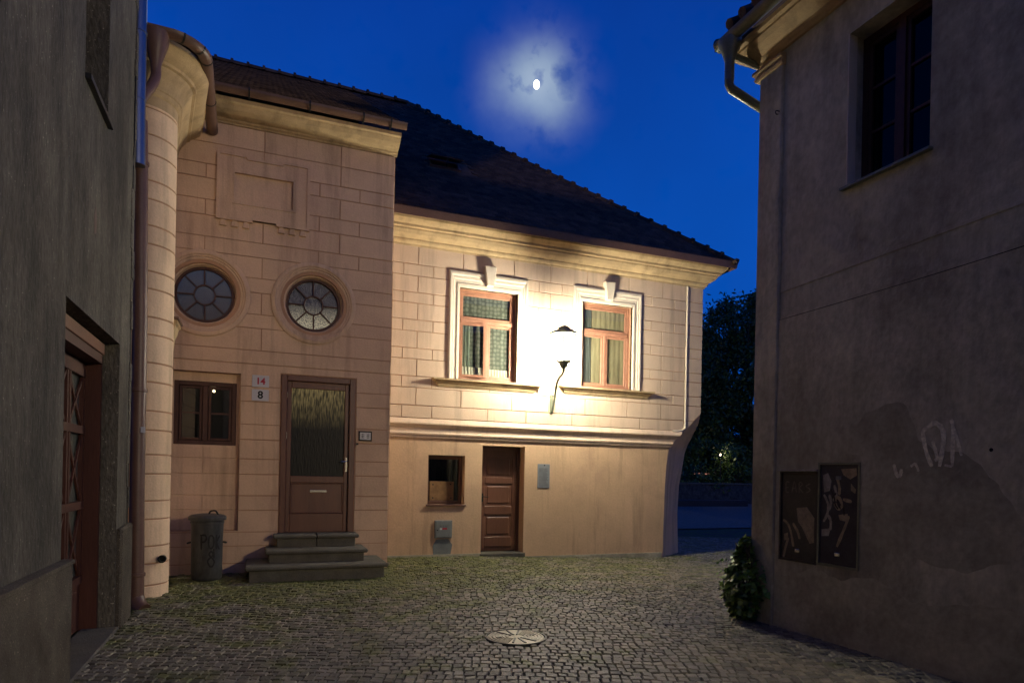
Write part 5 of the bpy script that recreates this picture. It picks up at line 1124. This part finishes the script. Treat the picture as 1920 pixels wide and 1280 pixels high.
# ------------------------------------------------------------------ far square: wall, trees, house, lamps
fw = thing('low_wall', (28, 33, 0), 'low dark stone wall across the far side of the square below the trees', 'wall')
mb = MB(); mb.bbox(17, 50, 33, 33.5, -.2, 1.05, .02); mk('masonry', mb, mat('dark_masonry', (.05, .05, .045), var=.5, scale=3, bump=.8, bscale=6), fw)
mb = MB(); x = 17
while x < 49: mb.bbox(x, x+1.18, 32.93, 33.57, 1.052, 1.16, .02); x += 1.2
mk('coping', mb, STONE, fw)
mb = MB(); mb.bbox(18, 26.6, 30.2, 31.4, -.15, .20, .03); tag(mk('low_platform', mb, mat('dark_slab', (.03, .03, .032), bump=.3), None, (24, 31, 0)), 'low dark slab on the ground before the far wall, left of the gap', 'platform')
def tree(loc, hgt, rad, base, label, seed, m, n_leaf, ls, droop=.4, cl=60, cat='tree', name='tree'):
    r = random.Random(seed); t = thing(name, loc, label, cat); X, Y, Z = loc; tr = MB()
    if base > .5:
        tr.tube(smoothline([(X, Y, Z-.2), (X+.1, Y, Z+base*.5), (X-.05, Y, Z+base), (X+.1, Y, Z+hgt*.65)], 4), [.32*(1-i/14)+.05 for i in range(13)], 9)
    limbs = []
    for i in range(11 if base > .5 else 5):
        a = r.uniform(0, 2*PI); h0 = base*r.uniform(.75, 1.15) if base > .5 else 0; rr_ = rad*r.uniform(.5, .9); h1 = h0+(hgt-h0)*r.uniform(.35, .85)
        p = [(X, Y, Z+h0), (X+math.cos(a)*rr_*.4, Y+math.sin(a)*rr_*.4, Z+h0+(h1-h0)*.55), (X+math.cos(a)*rr_, Y+math.sin(a)*rr_, Z+h1)]
        tr.tube(smoothline(p, 4), [max(.015, (.13 if base > .5 else .03)*(1-k/9)) for k in range(9)], 6); limbs.append(p[-1])
    mk('trunk', tr, BARK, t); cr = MB(); cs = []
    for i in range(cl):
        a = r.uniform(0, 2*PI); b = r.uniform(-1, 1); q = r.uniform(.35, 1)**.5
        cs.append((X+rad*q*math.cos(a)*math.sqrt(1-b*b), Y+rad*q*math.sin(a)*math.sqrt(1-b*b), Z+base*.55+(hgt-base*.55)*(.5+.5*b*q), r.uniform(.28, .6)*rad*.55))
    for i in range(n_leaf):
        c = r.choice(cs); d = Vector((r.gauss(0, 1), r.gauss(0, 1), r.gauss(0, .8)-droop*abs(r.gauss(0, .6)))); P = Vector(c[:3])+d*c[3]*.62
        if P.z < Z+.05: continue
        s = ls*r.uniform(.5, 1.3); u_ = Vector([r.uniform(-1, 1) for _ in range(3)]).normalized(); v_ = u_.cross(Vector([r.uniform(-1, 1) for _ in range(3)])).normalized()
        cr.add([tuple(P-u_*s*.5), tuple(P+v_*s*.22), tuple(P+u_*s*.5), tuple(P-v_*s*.22)], [(0, 1, 2, 3)])
    mk('crown', cr, m, t, kind='stuff'); return t
tree((33.2, 38, -.1), 14.9, 3.9, 4.6, 'tall dark willow-like tree beyond the far wall, the highest crown in the gap', 3, FOL, 46000, .32, .8, 95)
tree((27.6, 37.5, -.1), 12.6, 3.0, 4.0, 'dark tree beside the house corner, left of the tallest tree', 5, FOL, 34000, .31, .8, 75)
tree((39.5, 40, -.1), 12.5, 3.4, 4.2, 'dark tree partly hidden by the right building edge', 11, FOL, 24000, .31, .8, 60)
tree((31.0, 44, -.1), 9.5, 4.4, 2.5, 'low broad tree filling the background behind the tall trees', 12, FOL, 26000, .38, .5, 80)
tree((26.8, 34.6, 0), 4.3, 1.9, .1, 'bright green rounded bush behind the low wall, nearest the house corner', 21, FOLG, 5000, .26, .2, 30, 'bush', 'bush')
tree((29.3, 35.2, 0), 3.9, 1.6, .1, 'smaller dark green bush behind the low wall, right of the bright bush', 22, FOLG, 4000, .26, .2, 26, 'bush', 'bush')
fh = thing('house', (38, 46, 0), 'dark red-brown house low behind the trees, with a thin lit strip', 'house')
mb = MB(); mb.box(31.5, 48, 46, 54, -.2, 3.2); mk('wall', mb, mat('brick_red', (.10, .035, .03), bump=.3), fh)
mb = MB(); mb.add([(31, 45.5, 3.2), (48.5, 45.5, 3.2), (48.5, 50, 5.6), (31, 50, 5.6)], [(0, 1, 2, 3)]); mk('roof', mb, TILE, fh)
mb = MB(); mb.box(32.5, 37, 45.95, 45.99, 1.75, 1.85); mk('lit_strip', mb, emis('pink_strip', (1, .42, .32), .5), fh)
for i, (x, y, z, s, lb) in enumerate(((27.5, 33.8, 2.95, 26, 'lit globe lamp on a thin pole among the green bushes'), (31.5, 41, 6.3, 4, 'faint distant lamp shining high through the trees'), (33.6, 41, 5.3, 4, 'faint distant lamp shining through the trees, lower and to the right'))):
    t = thing('distant_lamp', (x, y, 0), lb, 'street lamp', 'lamps in the far park')
    mb = MB(); mb.tube([(x, y, 0), (x, y, z-.1)], .03, 6); mk('pole', mb, DARKIRON, t)
    mb = MB(); r_ = .09 if i == 0 else .06; mb.lathe((x, y, z), [(.001, -r_), (r_*.8, -r_*.6), (r_, 0), (r_*.8, r_*.6), (.001, r_)], 10); mk('globe', mb, emis('far_lamp', (1, .75, .5), 6), t)
    if i == 0: lamp('far_lamp_light', (x, y-.35, z), s*.7, (1, .85, .55), .15, t)
# ------------------------------------------------------------------ moon
mb = MB(); d_ = 900; Pm = MOON*d_+Vector((0, 0, 1.5)); rm = d_*7.2/1222/1.15
mb.lathe((0, 0, 0), [(max(.001, math.sin(PI*i/10))*rm*.82, -math.cos(PI*i/10)*rm*1.15) for i in range(11)], 20)
o = mk('moon', MB().add([(v[0]+Pm.x, v[1]+Pm.y, v[2]+Pm.z) for v in mb.v], mb.f), emis('moonshine', (1, .98, .9), 4), None, tuple(Pm), smooth=True)
tag(o, 'small bright moon with a cloudy halo above the hipped roof', 'moon')
for k in [k for k in bpy.data.materials if k.users == 0]: bpy.data.materials.remove(k)
